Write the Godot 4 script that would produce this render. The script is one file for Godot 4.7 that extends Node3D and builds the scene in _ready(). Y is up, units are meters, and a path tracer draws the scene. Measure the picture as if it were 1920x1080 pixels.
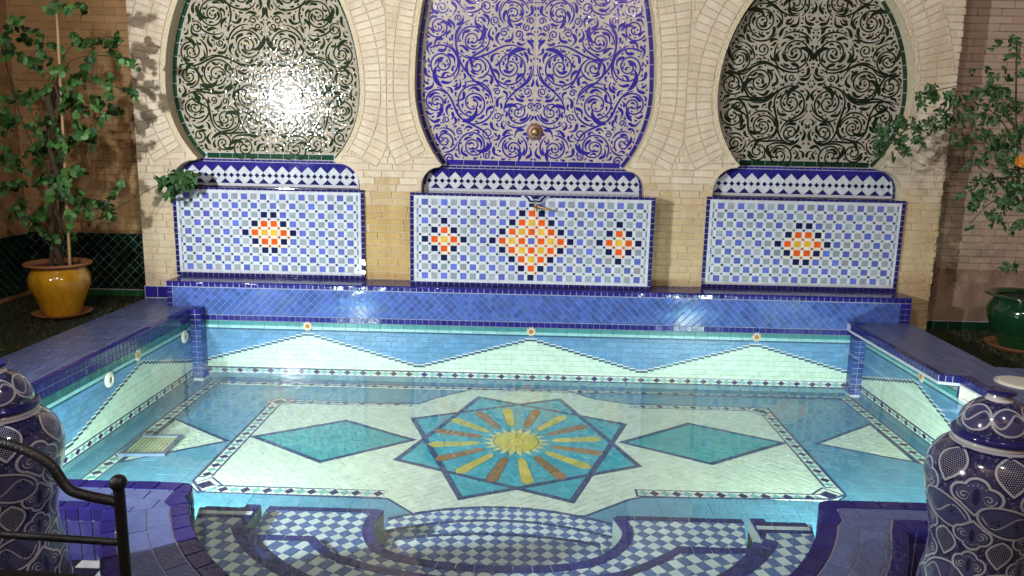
extends Node3D
# Night courtyard with a tiled plunge pool below a brick wall of three horseshoe arches.

const EYE := Vector3(0, 1.6, 7.0824)
const WATER := -0.165
const FLOOR := -0.70
const BRICK := -0.36
const TILE := -0.51

# base colours, linear
const NAVY := Color(0.024, 0.021, 0.2)
const NAVY2 := Color(0.02, 0.018, 0.13)
const INK := Color(0.014, 0.016, 0.075)
const STEPBLUE := Color(0.062, 0.12, 0.41)
const DECKBLUE := Color(0.105, 0.135, 0.30)
const WHITE := Color(0.60, 0.635, 0.69)
const CELLBLUE := Color(0.115, 0.145, 0.50)
const CELLGREY := Color(0.30, 0.345, 0.39)
const ORANGE := Color(0.74, 0.10, 0.014)
const YELLOW := Color(0.72, 0.43, 0.05)
const CREAM := Color(0.58, 0.73, 0.61)
const SEABLUE := Color(0.11, 0.27, 0.46)
const TEAL := Color(0.035, 0.38, 0.47)
const BAND := Color(0.11, 0.37, 0.44)
const LINE := Color(0.022, 0.05, 0.135)
const SLATE := Color(0.08, 0.155, 0.35)
const PALE := Color(0.50, 0.66, 0.67)
const GREEN := Color(0.012, 0.06, 0.03)

var rng := RandomNumberGenerator.new()
var taken := {}
var M := {}


class MB:
	var v := PackedVector3Array()
	var n := PackedVector3Array()
	var c := PackedColorArray()
	var t := PackedVector2Array()
	var col := Color.WHITE
	var with_uv := false

	func tri(a: Vector3, b: Vector3, d: Vector3) -> void:   # counter-clockwise seen from outside
		var q := (b - a).cross(d - a).normalized()
		v.append(a); v.append(d); v.append(b)
		n.append(q); n.append(q); n.append(q)
		c.append(col); c.append(col); c.append(col)

	func quad(a: Vector3, b: Vector3, d: Vector3, e: Vector3) -> void:
		tri(a, b, d)
		tri(a, d, e)

	func smooth(a: Vector3, b: Vector3, d: Vector3, na: Vector3, nb: Vector3, nd: Vector3) -> void:
		v.append(a); v.append(d); v.append(b)
		n.append(na); n.append(nd); n.append(nb)
		c.append(col); c.append(col); c.append(col)

	func box(lo: Vector3, hi: Vector3) -> void:
		var p := [Vector3(lo.x, lo.y, lo.z), Vector3(hi.x, lo.y, lo.z), Vector3(hi.x, hi.y, lo.z), Vector3(lo.x, hi.y, lo.z), Vector3(lo.x, lo.y, hi.z), Vector3(hi.x, lo.y, hi.z), Vector3(hi.x, hi.y, hi.z), Vector3(lo.x, hi.y, hi.z)]
		quad(p[4], p[5], p[6], p[7]); quad(p[1], p[0], p[3], p[2]); quad(p[0], p[4], p[7], p[3])
		quad(p[5], p[1], p[2], p[6]); quad(p[7], p[6], p[2], p[3]); quad(p[0], p[1], p[5], p[4])

	func mesh() -> ArrayMesh:
		var a := []
		a.resize(Mesh.ARRAY_MAX)
		a[Mesh.ARRAY_VERTEX] = v
		a[Mesh.ARRAY_NORMAL] = n
		a[Mesh.ARRAY_COLOR] = c
		if with_uv:
			a[Mesh.ARRAY_TEX_UV] = t
		var m := ArrayMesh.new()
		m.add_surface_from_arrays(Mesh.PRIMITIVE_TRIANGLES, a)
		return m


# ---------------------------------------------------------------- naming and parenting
func numbered(called: String, parent: Node) -> String:
	var key := str(parent.get_instance_id()) + called
	var k: int = taken.get(key, 0)
	taken[key] = k + 1
	return called if k == 0 else "%s_%03d" % [called, k]


func base_of(o: Node) -> Vector3:
	var p := Vector3.ZERO
	while o != self and o is Node3D:
		p += (o as Node3D).position
		o = o.get_parent()
	return p


func tag(o: Node, label: String, category: String, group := "") -> Node:
	o.set_meta("label", label)
	o.set_meta("category", category)
	if group != "":
		o.set_meta("group", group)
	return o


func thing(called: String, label: String, category: String, at: Vector3, group := "") -> Node3D:
	var o := Node3D.new()
	o.name = numbered(called, self)
	add_child(o, true)
	o.position = at
	tag(o, label, category, group)
	return o


func setting(called: String, at := Vector3.ZERO) -> Node3D:
	var o := Node3D.new()
	o.name = numbered(called, self)
	add_child(o, true)
	o.position = at
	o.set_meta("kind", "structure")
	return o


# a mesh built in world coordinates about `at` (its vertices are relative to `at`)
func put(called: String, mesh: Mesh, mat: Material, parent: Node, at := Vector3.ZERO, kind := "") -> MeshInstance3D:
	var o := MeshInstance3D.new()
	o.name = numbered(called, parent)
	o.mesh = mesh
	o.material_override = mat
	parent.add_child(o, true)
	o.position = at - base_of(parent)
	if kind != "":
		o.set_meta("kind", kind)
	return o


# ---------------------------------------------------------------- plane geometry
func area(p: PackedVector2Array) -> float:
	var s := 0.0
	for i in p.size():
		s += p[i].cross(p[(i + 1) % p.size()])
	return s * 0.5


func ccw(p: PackedVector2Array) -> PackedVector2Array:
	if area(p) < 0.0:
		p.reverse()
	return p


func inset(p: PackedVector2Array, d: float) -> PackedVector2Array:
	var out := PackedVector2Array()
	var k := p.size()
	for i in k:
		var e1 := (p[i] - p[(i + k - 1) % k]).normalized()
		var e2 := (p[(i + 1) % k] - p[i]).normalized()
		var n1 := Vector2(-e1.y, e1.x)
		var n2 := Vector2(-e2.y, e2.x)
		out.append(p[i] + (n1 + n2) * (d / maxf(0.5, 1.0 + n1.dot(n2))))
	return out


# without points that sit on top of each other or on a straight edge
func tidy(p: PackedVector2Array) -> PackedVector2Array:
	var q := PackedVector2Array()
	for v in p:
		if q.is_empty() or v.distance_to(q[q.size() - 1]) > 0.0025:
			q.append(v)
	while q.size() > 3 and q[0].distance_to(q[q.size() - 1]) <= 0.0025:
		q.remove_at(q.size() - 1)
	var i := 0
	while i < q.size() and q.size() > 3:
		var k := q.size()
		var e1 := (q[i] - q[(i + k - 1) % k]).normalized()
		var e2 := (q[(i + 1) % k] - q[i]).normalized()
		if absf(e1.cross(e2)) < 0.02 or e1.dot(e2) < -0.97:
			q.remove_at(i)
			i = maxi(0, i - 1)
		else:
			i += 1
	return q


func middle(p: PackedVector2Array) -> Vector2:
	var s := Vector2.ZERO
	for q in p:
		s += q
	return s / p.size()


func rect(x0: float, y0: float, x1: float, y1: float) -> PackedVector2Array:
	return PackedVector2Array([Vector2(x0, y0), Vector2(x1, y0), Vector2(x1, y1), Vector2(x0, y1)])


func poly(a: Array) -> PackedVector2Array:
	var p := PackedVector2Array()
	for i in range(0, a.size(), 2):
		p.append(Vector2(a[i], a[i + 1]))
	return p


# polygon on a horizontal plane from x, z pairs
func flat(a: Array) -> PackedVector2Array:
	var p := PackedVector2Array()
	for i in range(0, a.size(), 2):
		p.append(Vector2(a[i], -a[i + 1]))
	return ccw(p)


func up_frame(y: float) -> Transform3D:
	return Transform3D(Basis(Vector3(1, 0, 0), Vector3(0, 0, -1), Vector3(0, 1, 0)), Vector3(0, y, 0))


func front_frame(z: float) -> Transform3D:
	return Transform3D(Basis(), Vector3(0, 0, z))


func left_frame(x: float) -> Transform3D:    # looks towards +x; u = -z
	return Transform3D(Basis(Vector3(0, 0, -1), Vector3(0, 1, 0), Vector3(1, 0, 0)), Vector3(x, 0, 0))


func right_frame(x: float) -> Transform3D:   # looks towards -x; u = +z
	return Transform3D(Basis(Vector3(0, 0, 1), Vector3(0, 1, 0), Vector3(-1, 0, 0)), Vector3(x, 0, 0))


func tone(c: Color, amount: float) -> Color:
	var k := 1.0 + rng.randf_range(-amount, amount)
	var d := amount * 0.35
	return Color(maxf(0.0, c.r * k * (1.0 + rng.randf_range(-d, d))), maxf(0.0, c.g * k), maxf(0.0, c.b * k * (1.0 + rng.randf_range(-d, d))))


func prism(m: MB, f: Transform3D, p: PackedVector2Array, h0: float, h1: float, ch: float, tilt := Vector2.ZERO, off := Vector3.ZERO) -> void:
	var k := p.size()
	var q := inset(p, ch)
	var mid := middle(p)
	var lo: Array[Vector3] = []
	var hi: Array[Vector3] = []
	for i in k:
		lo.append(f * Vector3(p[i].x, p[i].y, h0) - off)
		hi.append(f * Vector3(q[i].x, q[i].y, h1 + tilt.dot(q[i] - mid)) - off)
	for i in k:
		var j := (i + 1) % k
		m.quad(lo[i], lo[j], hi[j], hi[i])
	if k <= 4:
		m.tri(hi[0], hi[1], hi[2])
		if k == 4:
			m.tri(hi[0], hi[2], hi[3])
	else:
		var ix := Geometry2D.triangulate_polygon(q)
		if ix.is_empty():
			ix = Geometry2D.triangulate_polygon(p)
		if ix.is_empty() and k < 9:
			for i in range(1, k - 1):
				ix.append_array(PackedInt32Array([0, i, i + 1]))
		for i in range(0, ix.size(), 3):
			var a := ix[i]
			var b := ix[i + 1]
			var d := ix[i + 2]
			if (q[b] - q[a]).cross(q[d] - q[a]) < 0.0:
				m.tri(hi[a], hi[d], hi[b])
			else:
				m.tri(hi[a], hi[b], hi[d])


# slab of polygon shape
func slab(m: MB, f: Transform3D, p: PackedVector2Array, h0: float, h1: float) -> void:
	prism(m, f, ccw(tidy(p)), h0, h1, 0.0)


# tiles: [polygon, colour]; the `limit` that show largest become parts of their own, the rest one joined part
func lay(parent: Node, called: String, tiles: Array, f: Transform3D, gap: float, h: float, mat: Material, limit := 300, rest := "", wobble := 0.012, ch := 0.0012, least := 0.00012) -> void:
	var good := []
	for t in tiles:
		var p: PackedVector2Array = ccw(tidy(t[0]))
		if p.size() < 3 or area(p) < least:
			continue
		var at := f * Vector3(middle(p).x, middle(p).y, 0.0)
		good.append([area(p) / at.distance_squared_to(EYE), p, t[1], at])
	if good.size() > limit:
		good.sort_custom(func(a, b): return a[0] > b[0])
	var joined := MB.new()
	for i in good.size():
		var p: PackedVector2Array = inset(good[i][1], gap * 0.5)
		if area(p) <= 0.0:
			continue
		var tilt := Vector2(rng.randf_range(-wobble, wobble), rng.randf_range(-wobble, wobble))
		var top := h + rng.randf_range(-0.0006, 0.0006)
		if i < limit:
			var m := MB.new()
			m.col = good[i][2]
			prism(m, f, p, -0.004, top, ch, tilt, good[i][3])
			put(called, m.mesh(), mat, parent, good[i][3])
		else:
			joined.col = good[i][2]
			prism(joined, f, p, -0.004, top, ch, tilt)
	if joined.v.size() > 0:
		put(rest if rest != "" else called + "_field", joined.mesh(), mat, parent, Vector3.ZERO, "stuff")


func cut(p: PackedVector2Array, region: PackedVector2Array, holes: Array) -> Array:
	var now := [p]
	if region.size() > 0:
		now = Geometry2D.intersect_polygons(p, region)
	for h in holes:
		var next := []
		for q in now:
			for r in Geometry2D.clip_polygons(q, h):
				next.append(r)
		now = next
	return now


# grid of w x h cells turned by `angle` about `o`, cut to a region; paint(i, j) gives a colour
func grid(region: PackedVector2Array, holes: Array, w: float, h: float, angle: float, stagger: float, o: Vector2, paint: Callable) -> Array:
	var out := []
	var r := Transform2D(angle, o)
	var inv := r.affine_inverse()
	var lo := Vector2(1e9, 1e9)
	var hi := -lo
	for q in region:
		var s := inv * q
		lo = lo.min(s)
		hi = hi.max(s)
	for j in range(floori(lo.y / h), ceili(hi.y / h)):
		var shift := stagger * w * posmod(j, 2)
		for i in range(floori((lo.x - shift) / w), ceili((hi.x - shift) / w)):
			var cell := r * rect(i * w + shift, j * h, (i + 1) * w + shift, (j + 1) * h)
			for q in cut(cell, region, holes):
				out.append([q, paint.call(i, j)])
	return out


func herringbone(region: PackedVector2Array, holes: Array, s: float, angle: float, o: Vector2, paint: Callable) -> Array:
	var out := []
	var r := Transform2D(angle, o)
	var inv := r.affine_inverse()
	var lo := Vector2(1e9, 1e9)
	var hi := -lo
	for q in region:
		var e := inv * q
		lo = lo.min(e)
		hi = hi.max(e)
	for j in range(floori(lo.y / s) - 1, ceili(hi.y / s) + 1):
		for i in range(floori(lo.x / s) - 1, ceili(hi.x / s) + 1):
			var k := posmod(i - j, 4)
			var cell: PackedVector2Array
			if k == 0:
				cell = r * rect(i * s, j * s, (i + 2) * s, (j + 1) * s)
			elif k == 3:
				cell = r * rect(i * s, j * s, (i + 1) * s, (j + 2) * s)
			else:
				continue
			for q in cut(cell, region, holes):
				out.append([q, paint.call(i, j)])
	return out


# tiles side by side along a polyline, from offset d0 to d1 on its left
func along(path: PackedVector2Array, d0: float, d1: float, length: float, paint: Callable) -> Array:
	var out := []
	var n := path.size()
	var nor := PackedVector2Array()
	for i in n:
		var a := path[maxi(i - 1, 0)]
		var b := path[mini(i + 1, n - 1)]
		var e := (b - a).normalized()
		var q := Vector2(-e.y, e.x)
		if i > 0 and i < n - 1:
			var e0 := (path[i] - path[i - 1]).normalized()
			q /= maxf(0.6, q.dot(Vector2(-e0.y, e0.x)))
		nor.append(q)
	var total := 0.0
	for i in n - 1:
		total += path[i].distance_to(path[i + 1])
	var count := maxi(1, roundi(total / length))
	var step := total / count
	var cuts := []
	var s := 0.0
	var k := 0
	for i in n - 1:
		var len := path[i].distance_to(path[i + 1])
		cuts.append([s, path[i], nor[i], true])
		while (k + 1) * step < s + len - 1e-6:
			k += 1
			var w := (k * step - s) / len
			cuts.append([k * step, path[i].lerp(path[i + 1], w), nor[i].lerp(nor[i + 1], w), false])
		s += len
	cuts.append([total, path[n - 1], nor[n - 1], true])
	var lower := PackedVector2Array()
	var upper := PackedVector2Array()
	var idx := 0
	for i in cuts.size():
		lower.append(cuts[i][1] + cuts[i][2] * d0)
		upper.append(cuts[i][1] + cuts[i][2] * d1)
		var ends: bool = i == cuts.size() - 1 or absf(cuts[i][0] - (idx + 1) * step) < 1e-5
		if ends and lower.size() > 1:
			var p := lower.duplicate()
			var u := upper.duplicate()
			u.reverse()
			p.append_array(u)
			out.append([p, paint.call(idx, 0)])
			idx += 1
			lower = PackedVector2Array([lower[lower.size() - 1]])
			upper = PackedVector2Array([upper[upper.size() - 1]])
	return out


func offset_path(path: PackedVector2Array, d: float) -> PackedVector2Array:
	var out := PackedVector2Array()
	var n := path.size()
	for i in n:
		var e := (path[mini(i + 1, n - 1)] - path[maxi(i - 1, 0)]).normalized()
		out.append(path[i] + Vector2(-e.y, e.x) * d)
	return out


# a strip of tiles dark/pale lozenges on white between two dark lines; from a to b, `width` to the left of a-b
func lozenges(a: Vector2, b: Vector2, width: float, pitch: float, wet := true) -> Array:
	var out := []
	var e := (b - a).normalized()
	var q := Vector2(-e.y, e.x)
	var len := a.distance_to(b)
	var count := maxi(2, roundi(len / pitch))
	var st := len / count
	var l := width * 0.13
	for i in 2:
		var d := 0.0 if i == 0 else width - l
		out.append([PackedVector2Array([a + q * d, b + q * d, b + q * (d + l), a + q * (d + l)]), tone(LINE, 0.1)])
	var w0 := l
	var w1 := width - l
	var mid := width * 0.5
	for i in count:
		var x0 := a + e * (i * st)
		var x1 := a + e * ((i + 1) * st)
		var xm := (x0 + x1) * 0.5
		out.append([PackedVector2Array([x0 + q * mid, xm + q * w0, x1 + q * mid, xm + q * w1]), tone(INK if i % 2 else Color(0.17, 0.42, 0.40), 0.12)])
		var pale := Color(0.62, 0.68, 0.62)
		out.append([PackedVector2Array([x0 + q * w0, xm + q * w0, x0 + q * mid]), tone(pale, 0.05)])
		out.append([PackedVector2Array([xm + q * w0, x1 + q * w0, x1 + q * mid]), tone(pale, 0.05)])
		out.append([PackedVector2Array([x0 + q * mid, xm + q * w1, x0 + q * w1]), tone(pale, 0.05)])
		out.append([PackedVector2Array([xm + q * w1, x1 + q * mid, x1 + q * w1]), tone(pale, 0.05)])
	return out


# ---------------------------------------------------------------- round bodies
# profile: [radius, height] pairs from the bottom up
func lathe(m: MB, at: Vector3, profile: Array, seg := 40, u_times := 1.0) -> void:
	var k := profile.size()
	var hs := []
	var total := 0.0
	for i in k:
		if i > 0:
			total += Vector2(profile[i][0], profile[i][1]).distance_to(Vector2(profile[i - 1][0], profile[i - 1][1]))
		hs.append(total)
	var nr := []
	for i in k:
		var a: Array = profile[maxi(i - 1, 0)]
		var b: Array = profile[mini(i + 1, k - 1)]
		var d := Vector2(b[0] - a[0], b[1] - a[1]).normalized()
		nr.append(Vector2(d.y, -d.x))
	for i in k - 1:
		for s in seg:
			var pts := []
			var nn := []
			var tt := []
			for c in [[i, s], [i, s + 1], [i + 1, s + 1], [i + 1, s]]:
				var ang: float = TAU * c[1] / seg
				var dir := Vector3(sin(ang), 0, cos(ang))
				pts.append(at + dir * profile[c[0]][0] + Vector3(0, profile[c[0]][1], 0))
				nn.append((dir * nr[c[0]].x + Vector3(0, nr[c[0]].y, 0)).normalized())
				tt.append(Vector2(u_times * c[1] / seg, 1.0 - hs[c[0]] / total))
			m.smooth(pts[0], pts[1], pts[2], nn[0], nn[1], nn[2])
			m.smooth(pts[0], pts[2], pts[3], nn[0], nn[2], nn[3])
			if m.with_uv:
				m.t.append(tt[0]); m.t.append(tt[2]); m.t.append(tt[1])
				m.t.append(tt[0]); m.t.append(tt[3]); m.t.append(tt[2])


func spline(a: Array, per := 6) -> Array:   # smooth profile through [r, h] pairs
	var out := []
	for i in a.size() - 1:
		var p0 := Vector2(a[maxi(i - 1, 0)][0], a[maxi(i - 1, 0)][1])
		var p1 := Vector2(a[i][0], a[i][1])
		var p2 := Vector2(a[i + 1][0], a[i + 1][1])
		var p3 := Vector2(a[mini(i + 2, a.size() - 1)][0], a[mini(i + 2, a.size() - 1)][1])
		for s in per:
			var q := p1.cubic_interpolate(p2, p0, p3, float(s) / per)
			out.append([maxf(q.x, 0.0), q.y])
	out.append(a[a.size() - 1])
	return out


func tube(m: MB, path: Array, radii: Array, seg := 8) -> void:
	var rings := []
	var k := path.size()
	var side := Vector3.UP
	for i in k:
		var d: Vector3 = (path[mini(i + 1, k - 1)] - path[maxi(i - 1, 0)]).normalized()
		if i == 0:
			side = d.cross(Vector3.UP if absf(d.y) < 0.9 else Vector3.RIGHT).normalized()
		else:
			side = (side - d * side.dot(d)).normalized()
		var other := d.cross(side)
		var r: float = radii[mini(i, radii.size() - 1)]
		var ring := []
		for s in seg:
			var w := TAU * s / seg
			var nn := side * cos(w) + other * sin(w)
			ring.append([path[i] + nn * r, nn])
		rings.append(ring)
	for i in k - 1:
		for s in seg:
			var a: Array = rings[i][s]
			var b: Array = rings[i][(s + 1) % seg]
			var c: Array = rings[i + 1][(s + 1) % seg]
			var d: Array = rings[i + 1][s]
			m.smooth(a[0], b[0], c[0], a[1], b[1], c[1])
			m.smooth(a[0], c[0], d[0], a[1], c[1], d[1])
	for s in range(1, seg - 1):
		m.tri(rings[0][0][0], rings[0][s + 1][0], rings[0][s][0])
		m.tri(rings[k - 1][0][0], rings[k - 1][s][0], rings[k - 1][s + 1][0])


func curve(pts: Array, per := 6) -> Array:
	var out := []
	for i in pts.size() - 1:
		var p0: Vector3 = pts[maxi(i - 1, 0)]
		var p1: Vector3 = pts[i]
		var p2: Vector3 = pts[i + 1]
		var p3: Vector3 = pts[mini(i + 2, pts.size() - 1)]
		for s in per:
			out.append(p1.cubic_interpolate(p2, p0, p3, float(s) / per))
	out.append(pts[pts.size() - 1])
	return out


func curve2(a: Array, per := 6) -> PackedVector2Array:   # through x, y pairs
	var p := []
	for i in range(0, a.size(), 2):
		p.append(Vector3(a[i], a[i + 1], 0))
	var out := PackedVector2Array()
	for q in curve(p, per):
		out.append(Vector2(q.x, q.y))
	return out


# ---------------------------------------------------------------- materials
func noise_tex(seed_: int, freq: float, as_normal: bool, bump := 4.0, oct := 3, size := 256) -> NoiseTexture2D:
	var n := FastNoiseLite.new()
	n.seed = seed_
	n.noise_type = FastNoiseLite.TYPE_SIMPLEX_SMOOTH
	n.frequency = freq
	n.fractal_octaves = oct
	var t := NoiseTexture2D.new()
	t.noise = n
	t.width = size
	t.height = size
	t.seamless = true
	t.as_normal_map = as_normal
	t.bump_strength = bump
	return t


func ramp_tex(seed_: int, freq: float, a: Color, b: Color, oct := 4) -> NoiseTexture2D:
	var t := noise_tex(seed_, freq, false, 1.0, oct)
	var g := Gradient.new()
	g.set_color(0, a.linear_to_srgb())
	g.set_color(1, b.linear_to_srgb())
	t.color_ramp = g
	return t


func stuff(called: String, col: Color, rough: float, vertex := false, metal := 0.0) -> StandardMaterial3D:
	var m := StandardMaterial3D.new()
	m.resource_name = called
	m.albedo_color = col.linear_to_srgb()
	m.roughness = rough
	m.metallic = metal
	m.vertex_color_use_as_albedo = vertex
	M[called] = m
	return m


func grain(m: StandardMaterial3D, tex: Texture2D, scale: float, strength: float) -> void:
	m.normal_enabled = true
	m.normal_texture = tex
	m.normal_scale = strength
	m.uv1_triplanar = true
	m.uv1_world_triplanar = true
	m.uv1_scale = Vector3.ONE * scale


# streaks and stains laid over a surface, running down walls
func weather(m: StandardMaterial3D, seed_: int, dark: Color, scale: Vector3) -> void:
	m.detail_enabled = true
	m.detail_blend_mode = BaseMaterial3D.BLEND_MODE_MUL
	m.detail_uv_layer = BaseMaterial3D.DETAIL_UV_2
	m.detail_albedo = ramp_tex(seed_, 0.012, dark, Color(1, 1, 1), 4)
	m.uv2_triplanar = true
	m.uv2_world_triplanar = true
	m.uv2_scale = scale


func materials() -> void:
	var wavy := noise_tex(3, 0.02, true, 6.0, 2)
	var fine := noise_tex(5, 0.06, true, 8.0, 4)
	var mottle := ramp_tex(8, 0.012, Color(0.78, 0.78, 0.78), Color(1, 1, 1))
	var g := stuff("glaze", Color.WHITE, 0.085, true)            # hand-cut glazed tile
	grain(g, wavy, 5.0, 0.15)
	g.albedo_texture = mottle
	g = stuff("wet_tile", Color.WHITE, 0.35, true)               # tile under water
	grain(g, wavy, 4.0, 0.25)
	g.albedo_texture = ramp_tex(12, 0.01, Color(0.80, 0.84, 0.82), Color(1, 1, 1))
	g = stuff("matt_tile", Color.WHITE, 0.3, true)
	grain(g, wavy, 6.0, 0.5)
	g.albedo_texture = mottle
	g = stuff("panel_glaze", Color.WHITE, 0.06, true)
	grain(g, wavy, 3.0, 0.03)
	g.albedo_texture = mottle
	g = stuff("scroll_glaze", Color.WHITE, 0.06, true)
	grain(g, noise_tex(22, 0.014, true, 6.0, 2), 7.0, 0.30)
	g = stuff("carved_tile", Color.WHITE, 0.06, true)
	grain(g, noise_tex(21, 0.014, true, 6.0, 2), 7.0, 0.32)
	g.albedo_texture = mottle
	g.metallic_specular = 0.16
	g = stuff("grout", Color(0.45, 0.46, 0.52), 0.8)
	g = stuff("blue_grout", Color(0.26, 0.29, 0.42), 0.8)
	g = stuff("wet_grout", Color(0.26, 0.36, 0.34), 0.8)
	g = stuff("dark_grout", Color(0.17, 0.16, 0.2), 0.8)
	g = stuff("brick", Color.WHITE, 0.72, true)
	grain(g, fine, 3.2, 0.35)
	g.albedo_texture = ramp_tex(31, 0.02, Color(0.86, 0.84, 0.80), Color(1, 1, 1))
	weather(g, 71, Color(0.80, 0.73, 0.64), Vector3(1.1, 0.35, 1.1))
	g = stuff("wall_brick", Color.WHITE, 0.85, true)
	grain(g, fine, 3.0, 0.4)
	g = stuff("mortar", Color(0.55, 0.46, 0.34), 0.9)
	grain(g, fine, 2.5, 1.2)
	g = stuff("old_mortar", Color(0.42, 0.30, 0.14), 0.85)
	grain(g, fine, 2.5, 1.2)
	g = stuff("reveal_plaster", Color(0.58, 0.48, 0.33), 0.85)
	grain(g, fine, 2.0, 0.7)
	g = stuff("plaster", Color.WHITE, 0.9)
	grain(g, fine, 1.6, 0.16)
	g.albedo_texture = ramp_tex(41, 0.008, Color(0.24, 0.125, 0.05), Color(0.42, 0.25, 0.115))
	g = stuff("plaster_rose", Color.WHITE, 0.9)
	grain(g, fine, 1.6, 0.16)
	g.albedo_texture = ramp_tex(43, 0.008, Color(0.28, 0.19, 0.13), Color(0.44, 0.32, 0.24))
	weather(g, 73, Color(0.55, 0.50, 0.46), Vector3(0.8, 0.22, 0.8))
	g = stuff("soil", Color(0.02, 0.016, 0.01), 0.95)
	grain(g, fine, 3.0, 1.6)
	g = stuff("grass", Color.WHITE, 0.6, true)
	g.backlight_enabled = true
	g.backlight = Color(0.25, 0.3, 0.1)
	g = stuff("leaf", Color.WHITE, 0.5, true)
	g.metallic_specular = 0.32
	g.backlight_enabled = true
	g.backlight = Color(0.3, 0.4, 0.1)
	g = stuff("bark", Color.WHITE, 0.9)
	grain(g, fine, 6.0, 1.5)
	g.albedo_texture = ramp_tex(51, 0.03, Color(0.03, 0.02, 0.012), Color(0.10, 0.065, 0.035))
	g = stuff("cane", Color(0.34, 0.22, 0.09), 0.6)
	g = stuff("yellow_glaze", Color.WHITE, 0.14)
	grain(g, wavy, 3.0, 0.35)
	g.albedo_texture = ramp_tex(61, 0.012, Color(0.40, 0.18, 0.008), Color(0.66, 0.36, 0.02))
	g.uv1_scale = Vector3(4.0, 1.0, 4.0)
	g.clearcoat_enabled = true
	g.clearcoat = 0.6
	g.clearcoat_roughness = 0.06
	g = stuff("green_glaze", Color.WHITE, 0.13)
	grain(g, wavy, 3.0, 0.35)
	g.albedo_texture = ramp_tex(62, 0.012, Color(0.004, 0.028, 0.010), Color(0.010, 0.055, 0.02))
	g.uv1_scale = Vector3(4.0, 1.0, 4.0)
	g.clearcoat_enabled = true
	g.clearcoat = 0.6
	g.clearcoat_roughness = 0.06
	g = stuff("terracotta", Color.WHITE, 0.75)
	g.albedo_texture = ramp_tex(63, 0.02, Color(0.24, 0.09, 0.04), Color(0.34, 0.14, 0.06))
	grain(g, fine, 4.0, 0.6)
	g = stuff("iron", Color(0.005, 0.005, 0.006), 0.5)
	grain(g, fine, 8.0, 0.5)
	g = stuff("brass", Color(0.42, 0.26, 0.12), 0.38, false, 0.9)
	grain(g, fine, 10.0, 0.5)
	g = stuff("copper", Color(0.36, 0.22, 0.16), 0.45, false, 0.75)
	grain(g, fine, 12.0, 0.8)
	g = stuff("white_plastic", Color(0.74, 0.72, 0.64), 0.35)
	g = stuff("dark_hole", Color(0.01, 0.01, 0.012), 0.8)
	g = stuff("grille", Color(0.42, 0.46, 0.25), 0.4)
	var w := StandardMaterial3D.new()
	w.resource_name = "water"
	w.transparency = BaseMaterial3D.TRANSPARENCY_ALPHA
	w.albedo_color = Color(0.8, 0.95, 1.0, 0.02)
	w.roughness = 0.0
	w.metallic_specular = 0.42
	M["water"] = w
	var b := StandardMaterial3D.new()
	b.resource_name = "bulb"
	b.albedo_color = Color(1, 1, 1)
	b.emission_enabled = true
	b.emission = Color(1.0, 0.95, 0.86)
	b.emission_energy_multiplier = 60.0
	M["bulb"] = b


func _ready() -> void:
	rng.seed = 20240
	# camera
	var cam := Camera3D.new()
	cam.name = "camera"
	cam.fov = 41.17
	cam.near = 0.05
	cam.far = 200.0
	cam.position = EYE
	cam.rotation = Vector3(-0.1883, 0.0155, 0.0206)
	add_child(cam)
	cam.current = true
	# night sky over the courtyard
	var we := WorldEnvironment.new()
	we.name = "world_environment"
	var env := Environment.new()
	var sm := ProceduralSkyMaterial.new()
	sm.sky_top_color = Color(0.03, 0.035, 0.06)
	sm.sky_horizon_color = Color(0.07, 0.06, 0.06)
	sm.ground_bottom_color = Color(0.05, 0.04, 0.04)
	sm.ground_horizon_color = Color(0.04, 0.04, 0.04)
	var sky := Sky.new()
	sky.sky_material = sm
	env.background_mode = Environment.BG_SKY
	env.sky = sky
	env.background_energy_multiplier = 1.0
	env.tonemap_mode = Environment.TONE_MAPPER_LINEAR
	env.tonemap_exposure = 1.0
	env.sdfgi_enabled = true
	env.ssao_enabled = true
	env.ssil_enabled = true
	we.environment = env
	add_child(we)
	materials()
	# lamps of the house, all outside the frame
	floodlight(Vector3(-4.35, 2.28, 6.0), Vector3(1.2, 1.7, -0.4), 52.0, Color(0.97, 0.99, 1.0))
	lamp(Vector3(-1.7, 4.85, 7.3), 0.0, 13.0, Color(1.0, 0.97, 0.93), "iron lantern on the house wall, nearer the chair")
	pool_lamp(Vector3(-2.35, -0.40, 3.735), "round underwater lamp in the near pool wall beside the iron chair")
	pool_lamp(Vector3(2.35, -0.40, 3.735), "round underwater lamp in the near pool wall beside the taller standing jar")
	lamp(Vector3(1.7, 4.85, 7.3), 0.0, 11.0, Color(1.0, 0.94, 0.92), "iron lantern on the house wall, nearer the open jar")

	courtyard()
	brick_wall()
	arch_panels()
	ledge()
	fountain_panels()
	pool()
	steps()
	kerbs()
	water()
	fittings()
	jars()
	pots()
	climbers()
	chair()


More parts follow.
